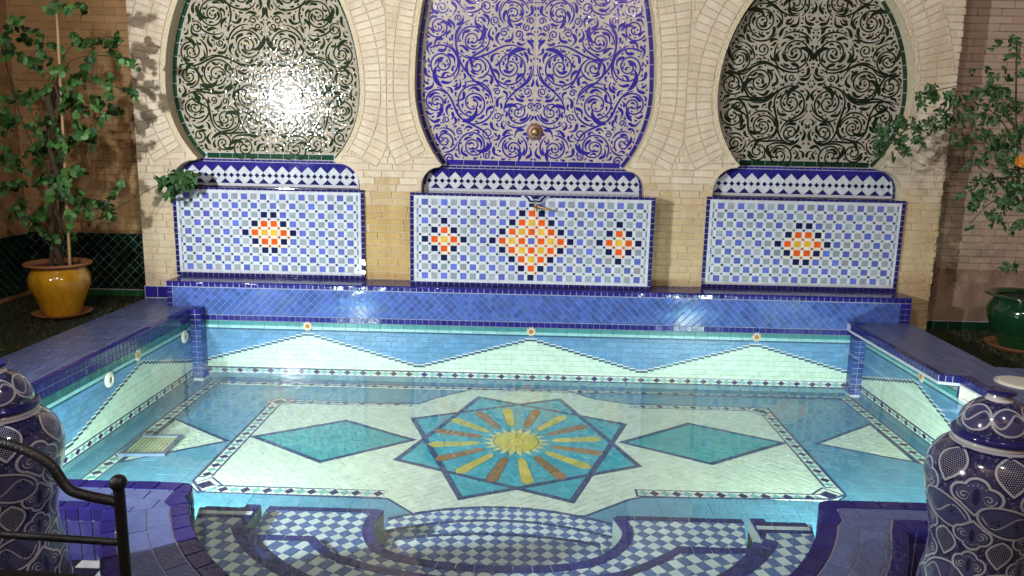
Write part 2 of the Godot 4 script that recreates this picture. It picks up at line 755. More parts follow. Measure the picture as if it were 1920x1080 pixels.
func lamp(at: Vector3, wall_side: float, energy: float, col: Color, label: String) -> void:
	var t := thing("wall_lantern", label, "lantern", at - Vector3(0, 0.22, 0))
	var b := SphereMesh.new()
	b.radius = 0.05
	b.height = 0.1
	b.radial_segments = 24
	b.rings = 12
	put("bulb", b, M["bulb"], t, at)
	var m := MB.new()
	lathe(m, at, [[0.02, 0.10], [0.15, 0.10], [0.15, 0.115], [0.02, 0.22], [0.0, 0.22]], 20)
	put("cap", m.mesh(), M["iron"], t)
	m = MB.new()
	lathe(m, at, [[0.0, -0.16], [0.07, -0.16], [0.09, -0.14], [0.0, -0.13]], 20)
	put("base", m.mesh(), M["iron"], t)
	for k in 4:
		m = MB.new()
		var d := Vector3(sin(k * PI / 2 + 0.4), 0, cos(k * PI / 2 + 0.4))
		tube(m, [at + d * 0.085 + Vector3(0, -0.14, 0), at + d * 0.13 + Vector3(0, 0.1, 0)], [0.004], 5)
		put("bar", m.mesh(), M["iron"], t)
	m = MB.new()
	var back := Vector3(-5.1, at.y + 0.3, at.z) if wall_side < 0.0 else Vector3(at.x, at.y + 0.3, 8.6)
	tube(m, curve([at + Vector3(0, 0.21, 0), at + Vector3(0, 0.3, 0), at.lerp(back, 0.5) + Vector3(0, 0.2, 0), back]), [0.012], 8)
	put("bracket", m.mesh(), M["iron"], t)
	var l := OmniLight3D.new()
	l.name = "lantern_light"
	l.light_energy = energy
	l.light_color = col
	l.light_size = 0.045
	l.omni_range = 30.0
	l.omni_attenuation = 2.0
	l.shadow_enabled = true
	t.add_child(l)
	l.position = at - t.position


# an underwater lamp in the near wall of the pool, shining along the floor
func pool_lamp(at: Vector3, label: String) -> void:
	var t := thing("pool_lamp", label, "pool lamp", at)
	var j := MeshInstance3D.new()
	j.name = "flange"
	j.mesh = lathe_up([[0.12, 0.0], [0.115, 0.012], [0.095, 0.016], [0.09, 0.006]], 28)
	j.material_override = M["white_plastic"]
	j.rotation.x = -PI / 2
	t.add_child(j, true)
	var e := MeshInstance3D.new()
	e.name = "lamp_lens"
	e.mesh = lathe_up([[0.09, 0.004], [0.07, 0.010], [0.0, 0.012]], 28)
	e.material_override = M["bulb"]
	e.rotation.x = -PI / 2
	t.add_child(e, true)
	var l := SpotLight3D.new()
	l.name = "pool_light"
	l.light_energy = POOL_LIGHT
	l.light_color = Color(0.88, 1.0, 0.94)
	l.light_size = 0.08
	l.spot_range = 20.0
	l.spot_attenuation = 2.0
	l.spot_angle = 62.0
	l.spot_angle_attenuation = 0.7
	l.shadow_enabled = true
	t.add_child(l)
	l.position = Vector3(0, 0, -0.10)
	l.rotation = Vector3(-0.62, 0, 0)


func fallen_leaves(x0: float, x1: float, z0: float, z1: float, y: float, count: int) -> void:
	var m := MB.new()
	for i in count:
		m.col = tone([Color(0.10, 0.055, 0.02), Color(0.05, 0.06, 0.015), Color(0.15, 0.09, 0.025)][i % 3], 0.3)
		var b := Basis(Vector3.UP, rng.randf() * TAU) * Basis(Vector3.RIGHT, -PI / 2 + rng.randf_range(-0.4, 0.4))
		leaf(m, Transform3D(b.scaled_local(Vector3.ONE * rng.randf_range(0.035, 0.07)), Vector3(rng.randf_range(x0, x1), y + 0.045, rng.randf_range(z0, z1))), i % 2)
	var o := put("fallen_leaves", m.mesh(), M["leaf"], self, Vector3.ZERO, "stuff")
	o.set_meta("label", "dry leaves fallen on the ground of the planted bed")
	o.set_meta("category", "leaves")


# a floodlight on a bracket from the side wall, turned towards the arches
func floodlight(at: Vector3, towards: Vector3, energy: float, col: Color) -> void:
	var t := thing("floodlight", "small grey floodlight bracketed off the side wall, aimed at the arches", "floodlight", at)
	t.look_at_from_position(at, towards)
	var m := MB.new()
	m.box(Vector3(-0.13, -0.11, 0.004), Vector3(0.13, 0.11, 0.07))
	flat_put("housing", m, M["iron"], t)
	for s in [[Vector3(-0.135, 0.095, -0.02), Vector3(0.135, 0.11, 0.004)], [Vector3(-0.135, -0.11, -0.02), Vector3(0.135, -0.095, 0.004)], [Vector3(-0.135, -0.095, -0.02), Vector3(-0.12, 0.095, 0.004)], [Vector3(0.12, -0.095, -0.02), Vector3(0.135, 0.095, 0.004)]]:
		m = MB.new()
		m.box(s[0], s[1])
		flat_put("bezel", m, M["iron"], t)
	m = MB.new()
	m.box(Vector3(-0.12, -0.095, 0.0), Vector3(0.12, 0.095, 0.003))
	flat_put("lamp_glass", m, M["bulb"], t)
	m = MB.new()
	var back := t.transform.affine_inverse() * Vector3(-5.1, at.y + 0.1, at.z + 0.1)
	tube(m, curve([Vector3(0, 0, 0.07), Vector3(0, 0.02, 0.14), back]), [0.014], 8)
	flat_put("bracket", m, M["iron"], t)
	var l := SpotLight3D.new()
	l.name = "flood_light"
	l.light_energy = energy
	l.light_color = col
	l.light_size = 0.10
	l.spot_range = 30.0
	l.spot_attenuation = 2.0
	l.spot_angle = 44.0
	l.spot_angle_attenuation = 0.6
	l.shadow_enabled = true
	t.add_child(l)
	l.position = Vector3(0, 0, -0.125)


# ---------------------------------------------------------------- setting
func courtyard() -> void:
	# ground sheet
	var g := setting("ground")
	var m := MB.new()
	m.quad(Vector3(-40, -0.95, 40), Vector3(40, -0.95, 40), Vector3(40, -0.95, -40), Vector3(-40, -0.95, -40))
	put("earth", m.mesh(), M["soil"], g)
	# planted beds on both sides of the pool
	var lb := setting("left_bed_ground")
	bed_soil(lb, flat([-5.1, -0.66, -3.74, -0.66, -3.74, 4.0, -5.1, 4.0]), -0.05)
	var rb := setting("right_bed_ground")
	bed_soil(rb, flat([3.5, -0.66, 6.6, -0.66, 6.6, 1.6, 3.5, 1.6]), -0.2)
	grass("left_grass", -5.05, -3.76, -0.5, 3.6, -0.05, 2600)
	grass("right_grass", 3.66, 5.6, -0.55, 1.45, -0.2, 2200)
	fallen_leaves(-5.0, -3.78, -0.4, 2.6, -0.05, 70)
	fallen_leaves(3.7, 5.2, -0.4, 1.3, -0.2, 50)
	# back wall behind the brick front, its two wings seen left and right
	var w := thing("back_wall", "plastered wall behind the brick arches, with green tiles along its foot", "wall", Vector3(0, 0, -0.8))
	m = MB.new()
	m.box(Vector3(-5.3, -0.9, -0.9), Vector3(-3.0, 5.2, -0.66))
	put("plaster", m.mesh(), M["plaster"], w)
	m = MB.new()
	m.box(Vector3(-3.0, -0.9, -0.9), Vector3(7.0, 5.2, -0.66))
	put("rose_plaster", m.mesh(), M["plaster_rose"], w)
	for wing in [[rect(-5.1, 0.62, -3.7, 4.5), Color(0.40, 0.245, 0.115)], [rect(3.9, 0.42, 6.6, 4.5), Color(0.40, 0.295, 0.22)]]:
		lay(w, "brick", grid(wing[0], [], 0.23, 0.07, 0.0, 0.5, Vector2.ZERO, func(_i, _j): return tone(wing[1], 0.08)), front_frame(-0.66), 0.006, 0.0035, M["wall_brick"], 0, "washed_brickwork", 0.012, 0.003)
	# green lozenge dado on the left wing
	dado(w, front_frame(-0.652), rect(-5.1, 0.02, -3.72, 0.60))
	var row := []
	for i in 9:
		row.append([rect(-5.05 + i * 0.15, -0.1, -4.9 + i * 0.15, 0.015), tone(Color(0.03, 0.14, 0.05), 0.2)])
	lay(w, "foot_tile", row, front_frame(-0.64), 0.006, 0.006, M["glaze"], 40)
	m = MB.new()
	m.box(Vector3(-5.1, -0.2, -0.66), Vector3(-3.7, 0.02, -0.642))
	put("foot_bed", m.mesh(), M["grout"], w)
	# low green foot on the right wing
	row = []
	for i in 18:
		row.append([rect(3.9 + i * 0.15, -0.27, 4.05 + i * 0.15, -0.11), tone(Color(0.012, 0.05, 0.025), 0.25)])
	lay(w, "foot_tile", row, front_frame(-0.645), 0.006, 0.006, M["glaze"], 60)
	m = MB.new()
	m.box(Vector3(3.9, -0.4, -0.66), Vector3(6.6, -0.11, -0.648))
	put("foot_bed", m.mesh(), M["grout"], w)
	# side walls and the house behind the photographer
	var s := thing("side_wall", "ochre plastered side wall beside the yellow pot with a green tiled foot", "wall", Vector3(-5.2, 0, 3))
	m = MB.new()
	m.box(Vector3(-5.4, -0.9, -0.66), Vector3(-5.1, 5.2, 8.6))
	put("plaster", m.mesh(), M["plaster"], s)
	dado(s, left_frame(-5.092), rect(-4.0, 0.0, 0.66, 0.58))
	var r := thing("side_wall", "rose plastered side wall beyond the green pot", "wall", Vector3(6.7, 0, 3))
	m = MB.new()
	m.box(Vector3(6.6, -0.9, -0.66), Vector3(6.9, 5.2, 8.6))
	put("plaster", m.mesh(), M["plaster_rose"], r)
	var h := thing("house_wall", "plastered house wall behind the seats, carrying two lanterns", "wall", Vector3(0, 0, 8.7))
	m = MB.new()
	m.box(Vector3(-5.4, -0.9, 8.6), Vector3(6.9, 5.2, 8.9))
	put("plaster", m.mesh(), M["plaster_rose"], h)


func bed_soil(o: Node3D, p: PackedVector2Array, y: float) -> void:
	var m := MB.new()
	slab(m, up_frame(y - 0.8), p, 0.0, 0.8)
	put("soil", m.mesh(), M["soil"], o)


func grass(called: String, x0: float, x1: float, z0: float, z1: float, y: float, count: int) -> void:
	var m := MB.new()
	for i in count:
		var p := Vector3(rng.randf_range(x0, x1), y - 0.005, rng.randf_range(z0, z1))
		m.col = tone(Color(0.02, 0.042, 0.009) if rng.randf() < 0.7 else Color(0.045, 0.05, 0.018), 0.4)
		for b in 5:
			var q := p + Vector3(rng.randf_range(-0.03, 0.03), 0, rng.randf_range(-0.03, 0.03))
			var a := rng.randf_range(0, TAU)
			var s := Vector3(cos(a), 0, sin(a)) * 0.0035
			var tip := q + Vector3(rng.randf_range(-0.035, 0.035), rng.randf_range(0.025, 0.06), rng.randf_range(-0.035, 0.035))
			m.tri(q - s, q + s, tip)
	var o := put(called, m.mesh(), M["grass"], self, Vector3.ZERO, "stuff")
	o.set_meta("label", "short grass growing in the bed beside the pool edge")
	o.set_meta("category", "grass")


func dado(w: Node3D, f: Transform3D, r: PackedVector2Array) -> void:
	var m := MB.new()
	slab(m, f, r, -0.02, 0.0)
	put("dado_bed", m.mesh(), M["dark_grout"], w)
	var t := grid(r, [], 0.075, 0.075, PI / 4, 0.0, Vector2(0.02, 0.01), func(_i, _j): return tone(Color(0.005, 0.026, 0.012), 0.35))
	lay(w, "green_tile", t, f, 0.005, 0.004, M["glaze"], 70, "green_tile_field")


# ---------------------------------------------------------------- the brick front
# arch openings: centre x, half width, spring height, rise, foot height, half width of the crown band, its top
const POOL_LIGHT := 12.0
const ARCH := [
	[-2.515, 0.925, 2.05, 1.42, 1.385, 0.91, 1.125],
	[0.062, 1.135, 2.10, 2.2, 1.365, 1.075, 1.12],
	[2.69, 0.915, 2.07, 1.24, 1.42, 0.90, 1.135],
]


func arch_half(k: int, y: float) -> float:
	var a: Array = ARCH[k]
	if y < a[2]:
		var d: float = (a[2] - y) / (a[1] * 1.02)
		return a[1] * sqrt(maxf(0.0, 1.0 - d * d))
	var e: float = (y - a[2]) / a[3]
	return a[1] * pow(maxf(0.0, 1.0 - pow(e, 2.0)), 0.55)


# right-hand outline from the foot up to the apex
func arch_side(k: int) -> PackedVector2Array:
	var a: Array = ARCH[k]
	var out := PackedVector2Array()
	for i in 15:
		var y: float = lerpf(a[4], a[2], i / 14.0)
		out.append(Vector2(arch_half(k, y), y))
	for i in range(1, 25):
		var w := i / 24.0
		var y: float = a[2] + a[3] * sin(w * PI / 2)
		out.append(Vector2(arch_half(k, y), y))
	return out


func arch_poly(k: int) -> PackedVector2Array:
	var s := arch_side(k)
	var cx: float = ARCH[k][0]
	var p := PackedVector2Array()
	for q in s:
		p.append(Vector2(cx + q.x, q.y))
	for i in range(s.size() - 2, -1, -1):
		p.append(Vector2(cx - s[i].x, s[i].y))
	return p


# opening in the brick: arch and the wider crown band below it, with swept shoulders
func opening_side(k: int) -> PackedVector2Array:
	var a: Array = ARCH[k]
	var out := PackedVector2Array()
	var foot := arch_half(k, a[4])
	out.append(Vector2(a[5], a[6] - 0.3))
	out.append(Vector2(a[5], a[6]))
	for i in range(1, 9):
		var w := i / 8.0 * PI / 2
		out.append(Vector2(lerpf(foot + 0.03, a[5], cos(w)), lerpf(a[6] + 0.03, a[4] - 0.02, sin(w))))
	out.append_array(arch_side(k))
	return out


func opening_poly(k: int) -> PackedVector2Array:
	var s := opening_side(k)
	var cx: float = ARCH[k][0]
	var p := PackedVector2Array()
	for q in s:
		p.append(Vector2(cx + q.x, q.y))
	for i in range(s.size() - 1, -1, -1):
		if s[i].x > 0.002:
			p.append(Vector2(cx - s[i].x, s[i].y))
	return p


func brick_wall() -> void:
	var w := thing("brick_wall", "cream brick wall with three tall horseshoe arches above the pool", "wall", Vector3(0, 0, BRICK))
	var f := front_frame(BRICK)
	var x0 := -3.765
	var x1 := 3.965
	var top := 4.8
	var opens := [opening_poly(0), opening_poly(1), opening_poly(2)]
	var xs := [x0, ARCH[0][0], ARCH[1][0], ARCH[2][0], x1]
	# mortar face with openings; the lower courses were never whitewashed
	for half in 2:
		var m := MB.new()
		for i in 4:
			var r := rect(xs[i], -0.3, xs[i + 1], 1.24) if half == 0 else rect(xs[i], 1.24, xs[i + 1], top)
			for q in cut(r, PackedVector2Array(), opens):
				slab(m, f, q, -0.012, 0.0)
		put("mortar_face", m.mesh(), M["mortar"], w)
	# body of the wall beside and behind the openings
	var body := MB.new()
	body.box(Vector3(x0 + 0.002, -0.9, BRICK - 0.30), Vector3(x0 + 0.12, top, BRICK - 0.011))
	body.box(Vector3(x1 - 0.12, -0.9, BRICK - 0.30), Vector3(x1 - 0.002, top, BRICK - 0.011))
	body.box(Vector3(x0 + 0.12, -0.9, BRICK - 0.30), Vector3(x1 - 0.12, top, TILE - 0.012))
	put("core", body.mesh(), M["mortar"], w)
	# reveals
	for k in 3:
		var m := MB.new()
		var s := opening_side(k)
		var cx: float = ARCH[k][0]
		for i in s.size() - 1:
			var a := Vector3(cx + s[i].x, s[i].y, BRICK)
			var b := Vector3(cx + s[i + 1].x, s[i + 1].y, BRICK)
			var back := Vector3(0, 0, TILE - BRICK - 0.01)
			m.quad(a, b, b + back, a + back)
			a.x = cx - s[i].x
			b.x = cx - s[i + 1].x
			m.quad(b, a, a + back, b + back)
		put("reveal", m.mesh(), M["reveal_plaster"], w)
		# smooth plaster lip round the opening
		var lip := MB.new()
		var right := PackedVector2Array()
		var left := PackedVector2Array()
		for q in s:
			right.append(Vector2(cx + q.x, q.y))
			left.append(Vector2(cx - q.x, q.y))
		for path in [[right, -0.045, 0.0], [left, 0.0, 0.045]]:
			for t in along(path[0], path[1], path[2], 0.08, func(_i, _j): return 0):
				slab(lip, f, t[0], -0.006, 0.007)
		put("plaster_lip", lip.mesh(), M["reveal_plaster"], w)
	# voussoirs: two rings of bricks set square to each arch
	var bricks := []
	var bounds := [[x0, -1.335], [-1.335, 1.485], [1.485, x1]]
	var rings := []
	for k in 3:
		var cx: float = ARCH[k][0]
		var side := PackedVector2Array()
		for q in arch_side(k):
			if q.y > 1.52:
				side.append(q)
		var ring := offset_path(side, -0.36)
		var outline := PackedVector2Array()
		outline.append(Vector2(cx + side[0].x - 0.1, side[0].y))
		for q in ring:
			outline.append(Vector2(cx + q.x, q.y))
		for i in range(ring.size() - 1, -1, -1):
			outline.append(Vector2(cx - ring[i].x, ring[i].y))
		outline.append(Vector2(cx - side[0].x + 0.1, side[0].y))
		rings.append(outline)
		var region := rect(bounds[k][0], 1.1, bounds[k][1], top)
		for d in [[0.05, 0.2], [0.2, 0.36]]:
			for t in along(side, -d[1], -d[0], 0.060, func(_i, _j): return 0):
				for sg in [1.0, -1.0]:
					var p := PackedVector2Array()
					for q in t[0]:
						p.append(Vector2(cx + sg * q.x, q.y))
					for q in cut(ccw(p), region, []):
						bricks.append([q, brick_tone(middle(q).y, middle(q).x)])
	# plain courses between them
	var row := 0
	var y := -0.28
	while y < top:
		var x := x0 - rng.randf_range(0.0, 0.2)
		while x < x1:
			var len := rng.randf_range(0.17, 0.25)
			var r := rect(maxf(x, x0), y, minf(x + len, x1), y + 0.066)
			x += len
			if r[1].x - r[0].x < 0.03:
				continue
			var c := middle(r)
			if c.y < 1.0 and ((c.x > -3.36 and c.x < -1.64) or (c.x > -1.0 and c.x < 1.12) or (c.x > 1.8 and c.x < 3.56)):
				continue
			if y < 0.17 and c.x > -3.3 and c.x < 3.5:
				continue
			for q in cut(r, PackedVector2Array(), opens + rings):
				bricks.append([q, brick_tone(c.y, c.x)])
		y += 0.066
		row += 1
	var seen := []
	var unseen := []
	for b in bricks:
		if middle(b[0]).y < 2.98:
			seen.append(b)
		else:
			unseen.append(b)
	lay(w, "brick", seen, f, 0.006, 0.009, M["brick"], 300, "more_brickwork", 0.03, 0.003, 0.0006)
	lay(w, "brick", unseen, f, 0.010, 0.010, M["brick"], 0, "upper_brickwork", 0.05, 0.004, 0.0006)
	# toothed right edge of the end pier
	var teeth := MB.new()
	y = -0.28
	while y < top:
		teeth.col = brick_tone(y, 3.9)
		teeth.box(Vector3(x1 - 0.02, y + 0.005, BRICK - 0.16), Vector3(x1 + rng.randf_range(0.004, 0.016), y + 0.061, BRICK + rng.randf_range(0.004, 0.012)))
		y += 0.066
	put("brick_edge", teeth.mesh(), M["brick"], w, Vector3.ZERO, "stuff")
	# navy plinth at the foot of the left pier
	var pl := []
	for i in 3:
		pl.append([rect(-3.765 + i * 0.125, 0.005, -3.64 + i * 0.125, 0.12), tone(NAVY, 0.15)])
	lay(w, "plinth_tile", pl, front_frame(BRICK + 0.02), 0.005, 0.006, M["glaze"], 10)
	var pm := MB.new()
	pm.box(Vector3(-3.77, -0.3, BRICK + 0.013), Vector3(-3.39, 0.125, BRICK + 0.019))
	put("plinth_bed", pm.mesh(), M["grout"], w)


func brick_tone(y: float, x: float) -> Color:
	var k := smoothstep(0.95, 1.35, y + rng.randf_range(-0.14, 0.14))
	# only the courses between the panels were left unwashed
	var bare: float = 1.0 if absf(x + 1.3) < 0.6 else 0.6 if x > 0.0 else 0.25
	return tone(Color(0.70, 0.61, 0.49).lerp(Color(0.50, 0.35, 0.14), bare * (1.0 - k)), 0.055)


# ---------------------------------------------------------------- carved arch panels
# half-plan of the scrolls: offset from the axis, height, radius
const SCROLLS_BLUE := [[0.215, 2.79, 0.11], [0.60, 2.545, 0.145], [0.97, 2.66, 0.11], [0.915, 2.32, 0.185], [0.555, 2.30, 0.085], [0.24, 2.30, 0.19], [0.59, 1.96, 0.175], [0.96, 1.965, 0.125], [0.155, 1.885, 0.125], [0.865, 1.60, 0.09], [0.585, 1.555, 0.155], [0.2, 1.535, 0.11], [0.84, 1.43, 0.05], [0.62, 2.95, 0.13], [0.93, 2.98, 0.12], [0.2, 3.1, 0.16]]
const SCROLLS_GREEN := [[0.5, 2.73, 0.15], [0.21, 2.90, 0.10], [0.72, 2.39, 0.12], [0.18, 2.45, 0.165], [0.49, 2.18, 0.165], [0.79, 2.16, 0.11], [0.18, 1.99, 0.145], [0.72, 1.87, 0.12], [0.43, 1.765, 0.12], [0.155, 1.71, 0.085], [0.72, 1.6, 0.07], [0.46, 1.53, 0.10], [0.25, 1.49, 0.13], [0.68, 1.96, 0.05], [0.6, 2.97, 0.08]]


func arch_panels() -> void:
	var specs := [
		["horseshoe panel of green scrollwork on beige tiles with the white glare", Color(0.013, 0.028, 0.014), Color(0.44, 0.385, 0.295), Color(0.012, 0.06, 0.03), SCROLLS_GREEN, 0.0],
		["widest horseshoe panel, cobalt scrollwork on pale tiles with a copper water rose", Color(0.030, 0.022, 0.25), Color(0.50, 0.43, 0.37), Color(0.03, 0.024, 0.22), SCROLLS_BLUE, 0.0],
		["horseshoe panel of black green scrollwork partly behind a leafy branch", Color(0.009, 0.017, 0.010), Color(0.38, 0.34, 0.275), Color(0.008, 0.035, 0.018), SCROLLS_GREEN, 0.03],
	]
	for k in 3:
		var s: Array = specs[k]
		var cx: float = ARCH[k][0]
		var t := thing("arch_panel", s[0], "tile panel", Vector3(cx, ARCH[k][4], TILE))
		var p := arch_poly(k)
		var f := front_frame(TILE)
		var m := MB.new()
		slab(m, f, p, -0.01, 0.0)
		put("grout_bed", m.mesh(), M["grout"], t)
		# border course
		var side := arch_side(k)
		var right := PackedVector2Array()
		var left := PackedVector2Array()
		for q in side:
			right.append(Vector2(cx + q.x, q.y))
			left.append(Vector2(cx - q.x, q.y))
		left.reverse()
		var around := PackedVector2Array()
		around.append_array(right)
		around.append_array(left.slice(1))
		var foot := arch_half(k, ARCH[k][4])
		var border := along(around, 0.0, 0.042, 0.13, func(_i, _j): return tone(s[3], 0.2))
		var vis := []
		for b in border:
			if middle(b[0]).y < 3.0:
				vis.append(b)
		for i in 10:
			var xa: float = cx - foot + 0.03 + (foot * 2 - 0.06) * i / 10.0
			vis.append([rect(xa, ARCH[k][4], xa + (foot * 2 - 0.06) / 10.0, ARCH[k][4] + 0.055), tone(s[3], 0.2)])
		lay(t, "border_tile", vis, f, 0.004, 0.0065, M["glaze"], 60)
		# field tiles
		var inner := PackedVector2Array()
		for q in p:
			var hw := maxf(0.0, absf(q.x - cx) - 0.042)
			inner.append(Vector2(cx + signf(q.x - cx) * hw, clampf(q.y, ARCH[k][4] + 0.055, ARCH[k][2] + ARCH[k][3] - 0.05)))
		var tiles := grid(inner, [], 0.128, 0.128, 0.0, 0.0, Vector2(cx, ARCH[k][4] + 0.03), func(_i, _j): return tone(s[2], 0.07))
		lay(t, "field_tile", tiles, f, 0.0035, 0.005, M["carved_tile"], 300, "", 0.02)
		scrollwork(t, k, s[4], s[1], s[5])


func scrollwork(t: Node3D, k: int, plan: Array, col: Color, dy: float) -> void:
	var cx: float = ARCH[k][0]
	var lo: float = ARCH[k][4] + 0.055
	var cell := 0.008
	var nx := 160
	var ny := 230
	var used := PackedByteArray()
	used.resize(nx * ny)
	var count := 0
	var leaves := MB.new()
	var mark := func(p: Vector2, r: float) -> void:
		var ci := int(p.x / cell)
		var cj := int((p.y - lo) / cell)
		var q := int(ceil(r / cell))
		for j in range(maxi(0, cj - q), mini(ny, cj + q + 1)):
			for i in range(maxi(0, ci - q), mini(nx, ci + q + 1)):
				if Vector2(i - ci, j - cj).length() * cell <= r:
					used[j * nx + i] = 1
	var fits := func(p: Vector2, r: float) -> bool:
		if p.x < r * 0.8 or p.y < lo + r or p.y > lo + 1.75 or p.x > arch_half(k, p.y) - 0.052 - r:
			return false
		var ci := int(p.x / cell)
		var cj := int((p.y - lo) / cell)
		for d in [Vector2i.ZERO, Vector2i(1, 0), Vector2i(-1, 0), Vector2i(0, 1), Vector2i(0, -1)]:
			var i: int = ci + d.x
			var j: int = cj + d.y
			if i >= 0 and j >= 0 and i < nx and j < ny and used[j * nx + i]:
				return false
		return true
	for s in plan:
		var c := Vector2(s[0], s[1] + dy)
		if c.y > 3.2:
			continue
		var r: float = s[2]
		if c.x + r > arch_half(k, c.y) - 0.05:
			c.x = arch_half(k, c.y) - 0.055 - r
		var turn := 1.0 if rng.randf() < 0.5 else -1.0
		var a0 := rng.randf_range(0, TAU)
		var turns := 1.25 + r * 4.6
		var path := PackedVector2Array()
		var width := []
		var n := int(20 + r * 160)
		for i in n + 1:
			var w := float(i) / n
			var rr := r * (1.0 - 0.86 * pow(w, 0.85))
			var a := a0 + turn * w * turns * TAU
			path.append(c + Vector2(cos(a), sin(a)) * rr)
			width.append(lerpf(0.0078, 0.0064, w) + (0.008 * smoothstep(0.88, 0.97, w)))
		# spirals stand alone as pieces
		for sg in [1.0, -1.0]:
			var m := MB.new()
			m.col = col
			count += 1
			stroke(m, path, width, cx, sg, 0.0078 + 0.00002 * (count % 50))
			put("spiral_scroll", m.mesh(), M["scroll_glaze"], t)
		for i in path.size():
			mark.call(path[i], 0.0085)
		# thick leaf stem crossing the scroll, then leaves between its turns
		var b0 := a0 + PI * rng.randf_range(0.6, 1.4)
		var stem := PackedVector2Array()
		var sw := []
		for i in 9:
			var w := i / 8.0
			stem.append(c + Vector2(cos(b0 + w * 1.2 * turn), sin(b0 + w * 1.2 * turn)) * lerpf(r * 1.18, r * 0.28, w))
			sw.append(0.004 + 0.017 * sin(PI * pow(w, 0.7)) * clampf(r / 0.14, 0.5, 1.1))
		count = leaf_pair(leaves, stem, sw, cx, col, count)
		for q in stem:
			mark.call(q, 0.012)
		# an outer tendril that follows part of the scroll
		var o0 := rng.randf() * TAU
		for piece in 3:
			var ten := PackedVector2Array()
			var tw := []
			var good := true
			for i in 11:
				var w := i / 10.0
				var q := c + Vector2.from_angle(o0 + piece * TAU / 3 + turn * w * 1.6) * (r + 0.021 + 0.012 * w)
				ten.append(q)
				tw.append(0.003 + 0.006 * sin(PI * pow(w, 0.8)))
				if not fits.call(q, 0.006):
					good = false
			if good:
				count = leaf_pair(leaves, ten, tw, cx, col, count)
				for q in ten:
					mark.call(q, 0.010)
	# vines that swing from one scroll to the next
	for i in plan.size():
		for j in range(i + 1, plan.size()):
			var c1 := Vector2(plan[i][0], plan[i][1] + dy)
			var c2 := Vector2(plan[j][0], plan[j][1] + dy)
			var r1: float = plan[i][2]
			var r2: float = plan[j][2]
			if c1.distance_to(c2) > r1 + r2 + 0.11 or maxf(c1.y, c2.y) > 3.1:
				continue
			var th := (c2 - c1).angle()
			var sgn := 1.0 if (i + j) % 2 == 0 else -1.0
			var p0 := c1 + Vector2.from_angle(th + 1.45 * sgn) * (r1 + 0.012)
			var p3 := c2 + Vector2.from_angle(th + PI + 1.45 * sgn) * (r2 + 0.012)
			var t0 := Vector2.from_angle(th + 1.45 * sgn - PI / 2 * sgn)
			var p1 := p0 + t0 * p0.distance_to(p3) * 0.42
			var p2 := p3 - t0 * p0.distance_to(p3) * 0.42
			var vine := PackedVector2Array()
			var vw := []
			var inside := true
			for q in 17:
				var w := q / 16.0
				var v := p0.bezier_interpolate(p1, p2, p3, w)
				if v.x < 0.012 or v.y < lo + 0.01 or v.x > arch_half(k, v.y) - 0.058:
					inside = false
				vine.append(v)
				vw.append(0.0045 + 0.0055 * sin(PI * w))
			if inside:
				count = leaf_pair(leaves, vine, vw, cx, col, count)
				for q in vine:
					mark.call(q, 0.011)
	# small curls in the larger gaps
	for i in 300:
		var r: float = [0.06, 0.045, 0.036][i / 100]
		var c := Vector2(rng.randf_range(0.0, arch_half(k, 2.1)), lo + rng.randf_range(0.0, 1.6))
		var open: bool = true
		for d in 8:
			if not fits.call(c + Vector2.from_angle(d * TAU / 8) * r * 0.95, 0.004) or not fits.call(c, 0.004):
				open = false
				break
		if not open:
			continue
		var turn := 1.0 if rng.randf() < 0.5 else -1.0
		var a0 := rng.randf() * TAU
		var path := PackedVector2Array()
		var width := []
		for q in 22:
			var w := q / 21.0
			path.append(c + Vector2.from_angle(a0 + turn * w * (1.0 + r * 9.0) * TAU) * r * (1.0 - 0.8 * w))
			width.append(0.0062 + 0.005 * smoothstep(0.8, 0.96, w))
		count = leaf_pair(leaves, path, width, cx, col, count)
		for q in path:
			mark.call(q, 0.009)
	# leaves packed into what is left, each a bent drop
	var tries := 0
	for size in [0.11, 0.08, 0.06, 0.045, 0.034, 0.026, 0.02, 0.015]:
		for i in int(2200 + 120.0 / size):
			var p := Vector2(rng.randf_range(0.0, arch_half(k, 2.1)), lo + rng.randf_range(0.0, 1.66))
			var near: Array = plan[0]
			var best := 1e9
			for s in plan:
				var d := absf(p.distance_to(Vector2(s[0], s[1] + dy)) - s[2])
				if d < best:
					best = d
					near = s
			var away := (p - Vector2(near[0], near[1] + dy)).angle()
			var dir: float = away + PI / 2 * (1.0 if rng.randf() < 0.5 else -1.0) + rng.randf_range(-0.7, 0.7)
			var bend := rng.randf_range(0.5, 1.5) * (1.0 if rng.randf() < 0.5 else -1.0)
			var path := PackedVector2Array()
			var ok := true
			var r: float = 0.0048 + size * 0.082
			for s in 8:
				var w := s / 7.0 - 0.5
				var q: Vector2 = p + Vector2.from_angle(dir) * (w * size) + Vector2.from_angle(dir + PI / 2) * (bend * size * (w * w * 1.1 + w * w * w * 1.6))
				path.append(q)
				if not fits.call(q, r * 0.9):
					ok = false
					break
			if not ok:
				continue
			var width := []
			for s in 8:
				var w := s / 7.0
				width.append(0.0022 + r * 1.0 * pow(sin(PI * pow(w, 0.6)), 0.8))
			count = leaf_pair(leaves, path, width, cx, col, count)
			for q in path:
				mark.call(q, r + 0.003)
			tries += 1
	put("leaf_pattern", leaves.mesh(), M["scroll_glaze"], t, Vector3.ZERO, "stuff")


func leaf_pair(m: MB, path: PackedVector2Array, width: Array, cx: float, col: Color, count: int) -> int:
	m.col = col
	for sg in [1.0, -1.0]:
		count += 1
		stroke(m, path, width, cx, sg, 0.0072 + 0.00001 * (count % 60))
	return count


